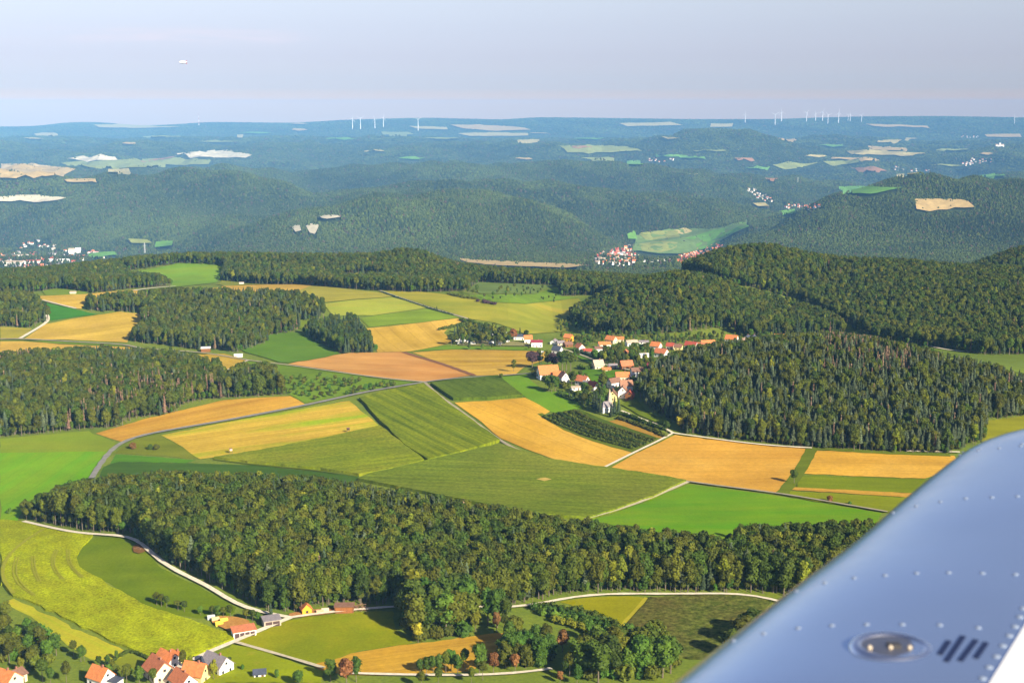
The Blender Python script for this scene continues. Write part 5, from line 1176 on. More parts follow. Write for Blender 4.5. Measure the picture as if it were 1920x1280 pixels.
# ------------------------------------------------------------------ far settlements
def small_house(name, L, W, wh, rh, roof, wall):
    m = gable_walls(L, W, wh, rh); g = gable_roof(L, W, wh, rh); n = len(m.F); o = len(m.V)
    m.V += g.V; m.F += [tuple(i + o for i in f) for f in g.F]; m.M += [1] * len(g.F)
    return m.mesh(name, [WL[wall], RF[roof]])
SH = [small_house('far_house', 13, 10, 5.5, 4.5, r_, w_) for r_, w_ in (('redorange', 'white'), ('red', 'white'), ('orange', 'cream'), ('beige', 'white'), ('grey', 'white'))]
HALL = [small_house('hall', 60, 26, 8, 2.5, r_, 'white') for r_ in ('white', 'beige', 'grey', 'red')]
def settle(polys, n, label, group, pr=(3, 2, 2, 2, 1), sc=1.15, gap=4.5, yaw=None):
    done = []; pr = np.array(pr) / sum(pr); tries = 0; per = [0] * len(polys)
    while len(done) < n and tries < 6000:
        tries += 1; k = tries % len(polys); P = np.array(polys[k])
        x, y = rng.uniform(P[:, 0].min(), P[:, 0].max()), rng.uniform(P[:, 1].min(), P[:, 1].max())
        if not inpoly(np.array([x]), np.array([y]), polys[k])[0] or any(abs(x - a) < gap * 1.3 and abs(y - b) < gap * .5 for a, b in done): continue
        done.append((x, y))
    if not done: return
    gg = ground([p[0] for p in done], [p[1] for p in done])
    for p in gg:
        o = obj('house', SH[rng.choice(5, p=pr)], None, Vector(p), rng.uniform(-.9, .9) if yaw is None else yaw + rng.normal(0, .2)); o.scale = (sc,) * 3
        tag(o, label, 'house', group)
settle(TOWNS['valley'][:1], 52, 'small pale house with a reddish roof in the valley village below the wooded spur', 'houses of the valley village')
settle(TOWNS['valley'][2:], 44, 'small orange-roofed house of the valley village at the flank of the near hill', 'houses at the flank of the near hill', (5, 4, 3, .4, .2))
settle(TOWNS['left'], 80, 'small house among the white halls of the valley town', 'houses of the valley town', (3, 3, 1, 2, 2), .95)
settle(TOWNS['upper'][:1], 22, 'tiny white house on the upper valley slope', 'white houses up the valley', (1, 1, 0, 4, 3), 1.1, 3)
settle(TOWNS['upper'][1:], 20, 'tiny red-roofed house on the upper valley floor', 'red roofs up the valley', (4, 4, 2, .5, .2), 1.1, 3)
settle(TOWNS['far right'], 40, 'hazy speck of a house in a far village near the wooded castle hill', 'far villages', (2, 2, 1, 3, 1), 1.3, 3)
settle(TOWNS['skyline'], 26, 'hazy speck of a house in the skyline village', 'skyline village', (2, 2, 1, 4, 1), 2.0, 3)
settle(TOWNS['woods'], 12, 'tiny house of the hamlet in the far woods', 'hamlet in the far woods', (2, 2, 0, 3, 1), 1.2, 3)
def hall(px, py, k, rz, s, label):
    o = obj('industrial_hall', HALL[k], None, g1(px, py), rz); o.scale = [q * 1.25 for q in s]; tag(o, label, 'hall', 'halls in the valley')
for a in [(25, 482, 1, .1, (1.4, .8, .8), 'longest beige-roofed factory hall of the valley town'), (88, 479, 2, .05, (1, .8, .8), 'grey-roofed factory hall in the middle of the valley town'), (28, 498, 1, -.1, (.8, .9, 1.2), 'beige factory hall at the near side of the valley town'),
          (60, 494, 3, .2, (.7, .7, .9), 'red-roofed office block between the factory halls'), (110, 492, 0, 0, (.9, .6, .9), 'low white factory hall towards the wood'), (135, 478, 1, .1, (.35, .5, 2.2), 'tall beige block of the valley town'), (147, 474, 0, .3, (.3, .5, 1.7), 'tall white block of the valley town'),
          (175, 475, 3, .2, (.6, .5, .7), 'hall with a red roof at the sports ground'), (1216, 484, 3, -.1, (.5, .6, .7), 'red-roofed hall beside the valley village'), (1213, 491, 2, 0, (.6, .7, .6), 'grey-roofed hall beside the valley village'), (1245, 489, 1, -.25, (.8, .7, .6), 'long beige-roofed hall beside the valley village')]:
    hall(*a)
p = g1(1154, 478); r = empty('church', p); m = MB(); m.box(-8, 8, -5, 5, -2, 9); m.build('nave', WL['white'], r); gable_roof(16, 10, 9, 6).build('roof', RF['red'], r); m = MB(); m.box(-13, -8, -2.5, 2.5, -2, 18); tw = m.build('tower', WL['white'], r)
m = MB(); m.add([(-13.4, -2.9, 18), (-7.6, -2.9, 18), (-7.6, 2.9, 18), (-13.4, 2.9, 18), (-10.5, 0, 27)], [(0, 1, 4), (1, 2, 4), (2, 3, 4), (3, 0, 4)]); m.build('spire', RF['grey'], tw); tag(r, 'white church with tower in the valley village', 'church')
p = g1(1874, 276); r = empty('castle', p); m = MB(); m.box(-45, 45, -12, 12, -6, 20); m.build('wall', WL['white'], r); gable_roof(90, 24, 20, 12).build('roof', RF['beige'], r); m = MB(); m.box(-8, 8, -13, 13, -6, 46); m.build('tower', WL['white'], r); tag(r, 'white castle crowning the far wooded hill', 'castle')

# ------------------------------------------------------------------ wind turbines, masts, airship
TW = plain_mat('turbine_white', (.80, .80, .80), .5)
def turbine(px, pb, pt, label, rot):
    p = g1(px, pb); d = p.y; h = (pb - pt) / F * d; r = empty('wind_turbine', p); k = h / 100
    m = MB(); m.tube([(0, 0, -20 * k), (0, 0, 30 * k), (0, 0, h)], [4.6 * k, 3.9 * k, 2.4 * k], 12); m.build('tower', TW, r)
    m = MB(); m.box(-2.6 * k, 2.6 * k, -4 * k, 8 * k, h - 1 * k, h + 4 * k); m.build('nacelle', TW, r)
    m = MB(); m.tube([(0, -7 * k, h + 1.5 * k), (0, -4 * k, h + 1.5 * k)], [.8 * k, 2.4 * k], 10); hb_ = m.build('hub', TW, r)
    for q in range(3):
        a = rot + q * 2 * math.pi / 3; dx, dz = math.sin(a), math.cos(a); m = MB(); L = 46 * k; c = Vector((0, -5.4 * k, h + 1.5 * k)); s = Vector((dz, 0, -dx))
        vs_ = []
        for t_, w_, th in ((.02, 1.4, .7), (.2, 2.4, .5), (.6, 1.5, .3), (1, .4, .1)):
            o = c + Vector((dx, 0, dz)) * L * t_
            for y in (-th * k, th * k): vs_ += [o - s * w_ * k * .4 + Vector((0, y, 0)), o + s * w_ * k * .6 + Vector((0, y, 0))]
        fs = []
        for i in range(3):
            b = 4 * i; fs += [(b, b + 1, b + 5, b + 4), (b + 3, b + 2, b + 6, b + 7), (b + 1, b + 3, b + 7, b + 5), (b + 2, b, b + 4, b + 6)]
        m.add(vs_, fs); m.build('blade', TW, r)
    tag(r, label, 'wind turbine', 'wind turbines on the skyline')
nth = ['first', 'second', 'third', 'fourth', 'fifth', 'sixth', 'seventh', 'eighth', 'ninth', 'tenth', 'eleventh', 'twelfth']
for i, (x, b, t_) in enumerate([(661, 243, 224), (676, 243, 223), (703, 242, 224), (719, 240, 222), (784, 246, 225)]):
    turbine(x, b, t_, f'{nth[i]} white wind turbine from the left of the group of five on the skyline', .3 + i * .7)
for i, (x, b, t_) in enumerate([(1397, 231, 215), (1453, 235, 216), (1465, 229, 211), (1512, 229, 212), (1529, 228, 213), (1542, 228, 211), (1552, 233, 216), (1572, 232, 213), (1590, 228, 216), (1594, 228, 216), (1615, 230, 217), (1902, 233, 220)]):
    turbine(x, b, t_, f'{nth[i]} wind turbine from the left of the scattered skyline group beyond the castle hills', .1 + i * .9)
def mast(px, pb, pt, label, name, cols, lattice=False):
    p = g1(px, pb); h = (pb - pt) / F * p.y; r = empty(name, p); n = 6; w_ = h * (.05 if lattice else .03)
    for k in range(n):
        m = MB(); z0, z1 = h * k / n, h * (k + 1) / n; f0, f1 = 1 - .8 * k / n, 1 - .8 * (k + 1) / n
        for sx_ in (-1, 1):
            for sy_ in (-1, 1): m.tube([(sx_ * w_ * f0, sy_ * w_ * f0, z0), (sx_ * w_ * f1, sy_ * w_ * f1, z1)], w_ * .22, 4)
        m.tube([(-w_ * f0, -w_ * f0, z0), (w_ * f1, -w_ * f1, z1)], w_ * .16, 4); m.tube([(w_ * f0, w_ * f0, z0), (-w_ * f1, w_ * f1, z1)], w_ * .16, 4)
        m.build('mast_section', cols[k % len(cols)], r)
    if lattice:
        for z in (.72, .86): m = MB(); m.tube([(-h * .13, 0, h * z), (h * .13, 0, h * z)], h * .012, 4); m.build('crossarm', cols[0], r)
    tag(r, label, 'mast' if not lattice else 'pylon')
mast(373, 236, 214, 'thin red and white radio mast on the skyline hill', 'radio_mast', [WL['white'], RF['red']])
STEEL = plain_mat('galvanised_steel', (.5, .5, .48), .5)
mast(272, 478, 455, 'grey lattice pylon behind the plateau woodland', 'electricity_pylon', [STEEL], True)
mast(1496, 344, 332, 'grey lattice pylon on the far wooded hill', 'electricity_pylon', [STEEL], True)
dr = Vector(rays(343, 117)[0]); d_ = 4600; ap = Vector((dr.x * d_, d_, CZ + dr.z * d_)); L_ = 15 / F * d_
ar = empty('airship', ap, R(12)); V = []; n, kk = 22, 18
for i in range(n):
    s = i / (n - 1); x = (s - .5) * L_; rad = L_ * .16 * (max(0, 1 - (2 * s - .9) ** 2 / (1.22 if s > .45 else .81)) ** .5) + .001
    V += [(x, rad * math.cos(2 * math.pi * q / kk), rad * math.sin(2 * math.pi * q / kk)) for q in range(kk)]
m = MB(); m.add(V, [(i * kk + q, i * kk + (q + 1) % kk, (i + 1) * kk + (q + 1) % kk, (i + 1) * kk + q) for i in range(n - 1) for q in range(kk)] + [tuple(range(kk))[::-1], tuple(range((n - 1) * kk, n * kk))]); m.build('envelope', plain_mat('white_fabric', (.85, .85, .85), .4), ar, smooth=True)
m = MB(); m.tube([(-L_ * .14, 0, -L_ * .175), (-L_ * .02, 0, -L_ * .18), (L_ * .04, 0, -L_ * .17)], [L_ * .02, L_ * .028, L_ * .01], 8); m.build('gondola', STEEL, ar)
for q in range(4):
    a = q * math.pi / 2; c, s = math.cos(a), math.sin(a); m = MB(); pr = [(.30, .07), (.47, .05), (.50, .20), (.38, .20)]
    m.add([(x * L_, c * z * L_ - s * e_, s * z * L_ + c * e_) for e_ in (-.2, .2) for x, z in pr], [(0, 1, 2, 3), (7, 6, 5, 4), (0, 4, 5, 1), (1, 5, 6, 2), (2, 6, 7, 3), (3, 7, 4, 0)]); m.build('tail_fin', RF['red'], ar)
tag(ar, 'small white airship with red tail fins drifting in the sky', 'airship')

# ------------------------------------------------------------------ single trees, copses, hedges
def scatter(poly, sp, fn, by_px=True, avoid=True):
    P = np.array(poly, float); g = ground(P[:, 0], P[:, 1]); x0, x1, y0, y1 = g[:, 0].min(), g[:, 0].max(), g[:, 1].min(), g[:, 1].max()
    n = 0; y = y0
    while y <= y1:
        x = x0 + (n % 2) * sp / 2; n += 1
        while x <= x1:
            a, b = x + random.uniform(-.35, .35) * sp, y + random.uniform(-.35, .35) * sp
            px_, py_ = project(np.array([[a, b, float(H(a, b))]]))
            if inpoly(px_, py_, poly)[0]: fn(a, b, px_[0], py_[0])
            x += sp
        y += sp
def pick(mix):
    return choose(1, mix)[0]
CN = {'oak': 'olive green', 'beech': 'deep green', 'lime': 'light yellow-green', 'green': 'fresh green', 'russet': 'russet', 'yellow': 'yellow', 'spruce': 'grey-green', 'dark': 'dark green', 'copper': 'dark copper', 'pine': 'dusty green'}
def copse(poly, sp, hm, mix, where, group):
    def f(a, b, px_, py_):
        k = pick(mix); h = hm * random.uniform(.8, 1.15); lf = K[k]['leaf']
        t_ = tree(k, a, b, h / K[k]['h'], 'conifer_tree' if K[k]['shape'] == 'cone' else 'broadleaf_tree', f'{CN[lf]} tree {where}', f'{CN[lf]} trees {where}'); t_.scale[0] *= 1.2; t_.scale[1] *= 1.2
    scatter(poly, sp, f)
    def g(a, b, px_, py_):
        tree('bush%d' % random.randint(0, 1), a, b, random.uniform(.8, 1.5), 'shrub', f'low green shrub {where}', f'low shrubs {where}', parts=False, cat='shrub')
    scatter(poly, sp * .95, g)
def one(px, py, kd, h, label, name='broadleaf_tree', w_=1.0, cat='tree'):
    p = g1(px, py); t_ = tree(kd, p.x, p.y, h / K[kd]['h'], name, label, cat=cat); t_.scale[0] *= w_; t_.scale[1] *= w_; return t_
MC = dict(wallo=4, wallb=4, green=3, lime=.8)
copse([(770, 1200), (760, 1180), (756, 1160), (790, 1146), (860, 1150), (885, 1170), (900, 1188), (868, 1194), (800, 1203)], 5.6, 21, MC, 'in the round copse below the large wood', None)
one(784, 1205, 'yellow0', 10, 'small bright yellow tree at the front of the round copse')
one(915, 1172, 'green0', 19, 'tall fresh green tree standing between the round copse and the meadow'); one(932, 1176, 'green1', 20, 'broad fresh green tree right of the round copse'); one(950, 1178, 'beech0', 16, 'deep green tree at the meadow corner beside the forest track')
one(931, 1184, 'russet0', 11, 'slim russet tree in front of the two fresh green trees', w_=.7); one(892, 1186, 'lime0', 12, 'yellow-green tree leaning out of the round copse'); one(946, 1184, 'oak1', 9, 'low olive tree beside the slim russet tree')
for i, (x, y, h, k) in enumerate([(788, 1263, 9, 'green0'), (800, 1263, 10, 'green1'), (812, 1264, 11, 'beech0'), (824, 1264, 12, 'green0'), (836, 1263, 13, 'oak0'), (846, 1258, 13, 'green1'), (858, 1265, 12, 'green0'), (872, 1254, 12, 'beech1')]):
    one(x, y, k, h * .82, f'{nth[i]} tree from the left in the short near hedge on the stubble edge')
one(899, 1264, 'green1', 15, 'tall pointed green tree right of the short near hedge', w_=.8); one(925, 1262, 'russet0', 10, 'rusty olive bushy tree on the thin pale path', w_=1.1); one(905, 1274, 'oak1', 9, 'dark round tree on the thin pale path')
one(884, 1282, 'oak0', 8, 'dark bushy tree cut off by the picture bottom below the path'); one(822, 1286, 'beech1', 9, 'low deep green tree at the picture bottom below the stubble'); one(790, 1290, 'oak2', 8, 'low olive tree at the picture bottom')
copse([(935, 1256), (940, 1228), (960, 1205), (990, 1210), (1012, 1216), (1040, 1226), (1030, 1242), (1012, 1252), (980, 1258)], 5.2, 13, dict(green=5, wallb=4, wallo=2), 'in the middle copse right of the stubble', None)
one(1055, 1222, 'russet0', 11, 'bright russet tree at the right end of the middle copse', w_=1.1); one(966, 1260, 'russet0', 9, 'rusty tree at the foot of the middle copse')
copse([(1080, 1268), (1095, 1250), (1105, 1236), (1150, 1230), (1190, 1226), (1240, 1226), (1262, 1250), (1257, 1270), (1220, 1276), (1150, 1280), (1105, 1280)], 5.0, 17, dict(wallb=5, wallo=5, green=3, lime=1.0), 'in the big near copse beside the wing', None)
one(1068, 1268, 'oak0', 12, 'grey-olive tree in the gap left of the big near copse'); one(1050, 1281, 'russet0', 6, 'pale brown dry bush left of the big near copse'); one(1082, 1285, 'green0', 10, 'low green tree at the picture bottom under the big near copse'); one(1058, 1275, 'beech0', 9, 'small dark tree beside the pale brown bush')
one(1374, 1234, 'wallb0', 14, 'dark tree at the wing edge above the fallow field', w_=2.1); one(1394, 1213, 'wallo0', 15, 'dark tree half hidden by the wing', w_=2.1); one(1414, 1193, 'wallb1', 14, 'second dark tree half hidden by the wing', w_=2.1)
one(620, 1278, 'green1', 11, 'dark green tree left of the fiery orange tree'); one(650, 1286, 'russet0', 13, 'fiery orange tree at the picture bottom', w_=1.1); one(668, 1278, 'green0', 12, 'green tree right of the fiery orange tree'); one(560, 1288, 'green0', 8, 'green tree at the picture bottom below the lawn', w_=1.3)
one(1489, 907, 'beech0', 10, 'lone dark round tree between the stubble fields near the wing', w_=1.35); one(1556, 941, 'bush2', 4.6, 'small reddish lone bush on the olive strip', 'shrub', cat='shrub'); one(1593, 946, 'bush0', 2.6, 'tiny green lone bush on the olive strip', 'shrub', cat='shrub')
one(250, 842, 'bush2', 5.5, 'reddish round bush in the dull green triangle', 'shrub', cat='shrub'); one(282, 843, 'bush0', 4.6, 'left half of the green bush pair in the triangle', 'shrub', cat='shrub'); one(293, 843, 'bush1', 4.6, 'right half of the green bush pair in the triangle', 'shrub', cat='shrub')
one(18, 962, 'bush0', 3.5, 'pale green bush at the left end of the large wood', 'shrub', cat='shrub'); one(508, 1158, 'dark0', 8, 'small dark columnar tree beside the stone hut', 'conifer_tree', w_=1.2)
for i, (x, y, h, k) in enumerate([(294, 1134, 7, 'oak0'), (303, 1137, 7, 'oak1'), (313, 1139, 6.5, 'beech0'), (334, 1144, 5.5, 'oak2'), (346, 1147, 6, 'beech1'), (376, 1153, 5, 'green0'), (398, 1156, 6, 'oak0'), (408, 1158, 6.5, 'green1'), (419, 1158, 6, 'oak1'), (432, 1159, 7, 'beech0'), (462, 1163, 6, 'oak2'), (474, 1165, 6.5, 'beech2'), (484, 1166, 5.5, 'green0')]):
    one(x, y, k, h, f'{(nth + ["thirteenth"])[i]} bushy tree from the left in the hedge above the garage yard', w_=1.25)
# garden trees at the lower left
copse([(0, 1150), (26, 1158), (20, 1172), (0, 1172)], 7, 10, MC, 'in the orchard gardens beside the hay strip', None)
copse([(0, 1188), (60, 1184), (100, 1215), (118, 1232), (110, 1250), (60, 1252), (0, 1255)], 7.4, 10, dict(oak=4, green=4, lime=1, beech=2), 'in the dense garden thicket by the cut-off farmhouse', None)
for i, (x, y, h, k, lab) in enumerate([(106, 1228, 11, 'green0', 'tall green garden tree at the tip of the hay strip'), (138, 1230, 8, 'oak0', 'dull green round tree on the garden lawn'), (152, 1240, 8, 'green1', 'dark green round tree next to the dull one on the garden lawn'), (158, 1239, 7, 'beech0', 'small dark tree at the right of the lawn pair'),
      (80, 1278, 11, 'beech1', 'large dark tree between the two cut-off farmhouses'), (40, 1262, 8, 'lime0', 'yellow-green tree behind the cream annex'), (125, 1284, 11, 'oak1', 'broad olive tree left of the lone orange roof'), (95, 1286, 9, 'beech0', 'dark tree at the picture bottom by the broad olive tree'), (186, 1252, 6, 'beech2', 'dark bush above the lone orange roof'), (202, 1250, 6, 'green0', 'round green bush above the lone orange roof'),
      (219, 1236, 4.5, 'green1', 'small round bush at the paddock corner'), (238, 1282, 9, 'oak2', 'feathery olive tree beside the dark flat roof'), (262, 1284, 9, 'green0', 'green tree below the paddock'), (272, 1262, 5, 'copper0', 'dark purple bush at the largest near farmhouse'), (288, 1288, 9, 'beech1', 'green tree in front of the largest near farmhouse'),
      (344, 1262, 11, 'oak0', 'tall olive tree beside the lane between the farmhouses'), (357, 1260, 8, 'lime1', 'smaller yellowish tree beside the lane between the farmhouses'), (401, 1276, 10, 'lime0', 'bright yellow-green tree in front of the slate-roofed house'), (430, 1250, 5, 'beech0', 'small dark bush beside the slate-roofed house'), (455, 1258, 3.5, 'green0', 'low bush on the sunny lawn'), (519, 1274, 5, 'green1', 'columnar bush right of the garden shed'), (245, 1270, 5, 'green0', 'low green tree along the pale garden wall')]):
    one(x, y, k, h, lab)
copse([(170, 1262), (200, 1258), (240, 1262), (235, 1270), (175, 1272)], 7, 6, MC, 'in the row of garden bushes behind the lone orange roof', None)

def hedge(pts, w_, h_, leaf, label, n_per=14, name='hedge', size=.5, dens=1.0):
    P = smooth_poly(pts, 6, False); g = ground(P[:, 0], P[:, 1]); s = np.concatenate([[0], np.cumsum(np.hypot(*np.diff(g[:, :2], axis=0).T))])
    r = np.random.default_rng(int(pts[0][0] * 7 + pts[0][1])); n = max(3, int(s[-1] / (w_ * .55)))
    Vv, Tt, o = [], [], 0; cs, rs = [], []
    for q in np.linspace(0, s[-1], n):
        x, y = np.interp(q, s, g[:, 0]) + r.normal(0, w_ * .12), np.interp(q, s, g[:, 1]) + r.normal(0, w_ * .12)
        k = r.uniform(.7, 1.2); rr = np.array([w_ / 2 * k, w_ / 2 * k, h_ / 2 * r.uniform(.75, 1.2)]); c = np.array([x, y, float(H(x, y)) + rr[2] * .8])
        v = ICO1[0] * rr * .85 * (1 + r.normal(0, .12, (len(ICO1[0]), 1))) + c; Vv.append(v); Tt.append(ICO1[1] + o); o += len(v); cs.append(c); rs.append(rr)
    cs, rs = np.array(cs), np.array(rs); m_ = int(n * n_per * 3 * dens); pk = r.integers(0, n, m_); gq = r.normal(0, 1, (m_, 3)); gq /= np.linalg.norm(gq, axis=1)[:, None]; gq[:, 2] = np.abs(gq[:, 2])
    qv, qf = quads(cs[pk] + gq * rs[pk] * r.uniform(.85, 1.15, (m_, 1)), gq, size, r)
    return tag(obj(name, mesh_np(name, np.concatenate(Vv + [qv]), [np.concatenate(Tt), qf + o], [LEAF[leaf]])), label, 'hedge')
for pts, lf, lab, h_ in [
  ([(1008, 1140), (1050, 1146), (1090, 1153), (1130, 1166), (1155, 1180), (1166, 1196), (1167, 1205)], 'beech', 'outermost of the four curving hedge rows beside the middle copse', 4.5),
  ([(1004, 1144), (1050, 1153), (1095, 1164), (1128, 1176), (1147, 1190), (1152, 1206)], 'green', 'second of the four curving hedge rows from outside', 4.5),
  ([(1012, 1150), (1055, 1162), (1090, 1172), (1118, 1184), (1132, 1196), (1134, 1210)], 'green', 'third of the four curving hedge rows from outside', 4.5),
  ([(1040, 1166), (1070, 1176), (1098, 1186), (1114, 1196), (1116, 1208)], 'lime', 'innermost short yellow-green curving hedge row', 4)]:
    hedge(pts, 4.5, h_, lf, lab)
one(1106, 1204, 'green0', 11, 'green tree at the end of the curving hedge rows')
hedge([(1020, 783), (1060, 802), (1118, 824), (1186, 842)], 3.0, 2.6, 'beech', 'lowest row of the small plantation', size=.4)
for k in range(1, 7):
    f = k / 7.; a = [(1020 + 66 * f, 783 - 13 * f), (1062 + 58 * f, 802 - 13 * f), (1122 + 52 * f, 824 - 17 * f), (1188 + 44 * f, 842 - 17 * f)]
    hedge(a, 2.8, 2.6, 'beech' if k % 2 else 'oak', f'{nth[k]} row of the small plantation counted from the lowest', size=.4, n_per=9, name='plantation_row')
hedge([(1160, 785), (1195, 798), (1235, 814), (1246, 819)], 4, 3.2, 'oak', 'dark hedge along the narrow brown soil strip')
hedge([(1148, 782), (1168, 778), (1210, 794), (1246, 806)], 4, 3, 'beech', 'low hedge below the white chapel track')
hedge([(865, 602), (890, 608), (915, 618), (938, 628)], 5, 5, 'beech', 'dark hedge behind the campsite along the olive-yellow crop')
hedge([(716, 549), (760, 564), (805, 579), (850, 592)], 2.2, 2, 'dark', 'low hedge along the straight grey lane', n_per=8)
hedge([(842, 553), (868, 559), (892, 562)], 6, 4, 'oak', 'bushy hedge between the far green fields')
hedge([(898, 567), (915, 570), (928, 572)], 6, 5, 'copper', 'brownish hedge end in the far green fields')
hedge([(825, 620), (850, 614), (875, 608)], 5, 4, 'oak', 'loose hedge above the tan banded stubble')
hedge([(1002, 702), (1020, 712), (1045, 722), (1058, 728)], 6, 5, 'oak', 'shaggy hedge below the big farm')
hedge([(1048, 740), (1066, 748), (1080, 753)], 5, 4, 'beech', 'dark hedge at the lower farm gardens')
hedge([(1085, 690), (1095, 693), (1108, 692)], 5, 4, 'beech', 'hedge along the village green')
hedge([(1090, 662), (1110, 670), (1128, 676)], 4, 4, 'dark', 'hedge below the village street')
hedge([(205, 1246), (243, 1223), (284, 1240)], 1.4, 1.6, 'beech', 'clipped hedge around the small paddock', size=.3)
# orchard rows in the green meadow
fk = ['fruit0', 'fruit1']; row_n = 0
for x, y in [(536, 711), (546, 712), (551, 708), (543, 718), (563, 710), (571, 715), (575, 712), (552, 722), (562, 723), (568, 719), (585, 717), (595, 711), (600, 704), (588, 724), (577, 722), (603, 717), (614, 713), (609, 722), (617, 728), (598, 731), (573, 738), (567, 741), (556, 738), (544, 736), (580, 742), (590, 748), (624, 715), (628, 710), (636, 717), (628, 721), (640, 722), (648, 724), (636, 731), (646, 714), (655, 716), (660, 713), (664, 728), (657, 722), (668, 717), (674, 714), (650, 738), (662, 737), (686, 729), (700, 730), (706, 722), (714, 724), (719, 720), (728, 725), (733, 720), (739, 722), (570, 728), (585, 733), (620, 736), (607, 712), (553, 730), (664, 733), (694, 726)]:
    p = g1(x, y + 2); t_ = tree(fk[row_n % 2], p.x, p.y, random.uniform(.62, .95), 'orchard_tree', 'small fruit tree on the green orchard meadow', 'fruit trees on the orchard meadow', parts=False); row_n += 1
for x, y, h, lab in [(602, 748, 7, 'larger grey-brown tree in the orchard'), (615, 746, 6, 'low round tree right of the grey-brown orchard tree'), (628, 744, 6, 'spreading low tree in the lower orchard'), (672, 738, 6, 'dark tree at the orchard lane'), (676, 735, 6.5, 'second dark tree at the orchard lane')]:
    one(x, y, 'oak1', h, lab, w_=1.4)
# trees round the village
for x, y, h, k, lab in [(963, 697, 11, 'poplar0', 'slim olive tree left of the big farm'), (998, 690, 15, 'copper0', 'dark copper tree left of the flagpole'), (1012, 688, 16, 'poplar0', 'tall pale olive poplar behind the flagpole'), (1026, 690, 16, 'poplar0', 'second pale olive poplar behind the big farm'), (1038, 692, 14, 'copper0', 'dark copper tree right of the poplars'),
      (1054, 697, 18, 'beech0', 'tall deep green tree behind the orange cottage'), (1062, 696, 18, 'oak0', 'tall olive tree behind the orange cottage'), (1070, 696, 16, 'beech1', 'right-hand tall tree behind the orange cottage'), (1029, 733, 13, 'green0', 'round green tree in the lower farm gardens'), (1041, 734, 13, 'green1', 'second round green tree in the lower farm gardens'), (1034, 737, 9, 'beech2', 'small tree between the two round garden trees'),
      (1072, 726, 13, 'beech0', 'dark round tree in front of the long orange farm roof'), (1095, 741, 11, 'beech1', 'dark tree below the orange and dark red roof'), (1105, 743, 9, 'oak1', 'smaller olive tree below the orange and dark red roof'), (1130, 735, 15, 'oak0', 'tall olive tree beside the long white house'), (1088, 710, 7, 'beech0', 'dark bush tree on the village green'), (1098, 712, 6, 'beech2', 'low bush tree on the village green'), (1132, 706, 6, 'lime0', 'yellowish young tree on the village green'),
      (941, 641, 16, 'oak1', 'tall brown-olive tree behind the campsite'), (962, 640, 13, 'russet0', 'russet-tinged tree behind the campsite'), (975, 636, 12, 'dark0', 'dark tree behind the slate roof'), (986, 637, 10, 'beech0', 'green tree right of the dark campsite tree'), (846, 648, 12, 'oak1', 'brownish tree at the left end of the campsite'),
      (880, 656, 6, 'green0', 'round bush on the strip below the campsite'), (905, 656, 6, 'green1', 'second round bush on the strip below the campsite'), (923, 655, 5, 'oak0', 'third bush on the strip below the campsite'), (992, 656, 4, 'oak2', 'last bush on the strip below the campsite'), (940, 713, 6, 'oak1', 'small brown bush tree at the dark maize corner'),
      (1118, 772, 15, 'dark0', 'dark conifer left of the chapel'), (1125, 776, 15, 'spruce0', 'grey conifer in front of the chapel wall'), (1113, 768, 13, 'dark1', 'dark conifer at the chapel garden end'), (1152, 778, 14, 'dark1', 'dark conifer right of the chapel'), (1160, 776, 13, 'spruce1', 'grey conifer right of the chapel'), (1146, 782, 11, 'dark0', 'low dark conifer under the chapel'),
      (1250, 812, 9, 'beech0', 'dark tree at the white track fork'), (1276, 806, 11, 'yellow0', 'glowing yellow-green tree at the foot of the pine hill'), (1274, 792, 17, 'lime0', 'tall sunlit yellow-green tree at the corner of the pine hill'), (1284, 794, 16, 'lime1', 'second tall yellow-green tree at the corner of the pine hill'), (819, 581, 5, 'dark0', 'dark bush by the straight grey lane')]:
    p = g1(x, y); con = K[k]['shape'] == 'cone'; t_ = tree(k, p.x, p.y, h * 1.08 / K[k]['h'], 'conifer_tree' if con else 'broadleaf_tree', lab); t_.scale[0] *= 1 if con else 1.4; t_.scale[1] *= 1 if con else 1.4
def gardens(poly, sp, hm, mix, where, group, name='garden_tree'):
    hp = [(a, b, l) for a, b, l, _ in HOUSES]
    def f(a, b, px_, py_):
        for hx, hy, l in hp:
            w2 = l * 1.15
            if abs(px_ - hx) < w2 + 2 and -7 < py_ - hy < 14: return
        k = pick(mix); h = hm * random.uniform(.6, 1.2); lf = K[k]['leaf']; con = K[k]['shape'] == 'cone'
        tree(k, a, b, h / K[k]['h'], name, f'{CN[lf]} tree {where}', f'{CN[lf]} trees {where}', parts=False)
    scatter(poly, sp, f)
MV = dict(oak=4, beech=4, green=3, dark=1, lime=.6)
gardens([(1075, 672), (1100, 664), (1140, 660), (1180, 655), (1230, 662), (1240, 674), (1200, 690), (1150, 684), (1110, 678)], 5.4, 10, MV, 'in the middle of the village', None)
gardens([(1030, 640), (1060, 632), (1110, 630), (1150, 628), (1280, 634), (1360, 632), (1460, 632), (1470, 640), (1290, 656), (1250, 650), (1160, 648), (1110, 650), (1040, 655)], 7.2, 8, MV, 'along the upper edge of the village', None, 'hillside_tree')
gardens([(1060, 740), (1075, 724), (1130, 722), (1140, 745), (1130, 770), (1090, 765), (1060, 750)], 5.0, 9, MV, 'in the lower farm gardens', None)
gardens([(1185, 700), (1215, 676), (1245, 672), (1215, 700), (1192, 740), (1186, 750)], 5.2, 9, MV, 'between the lower lane and the pine hill', None)
gardens([(840, 648), (850, 632), (880, 618), (930, 625), (960, 640), (985, 648), (930, 650)], 6.6, 12, dict(oak=4, beech=3, dark=3, lime=1), 'on the campsite', None, 'campsite_tree')
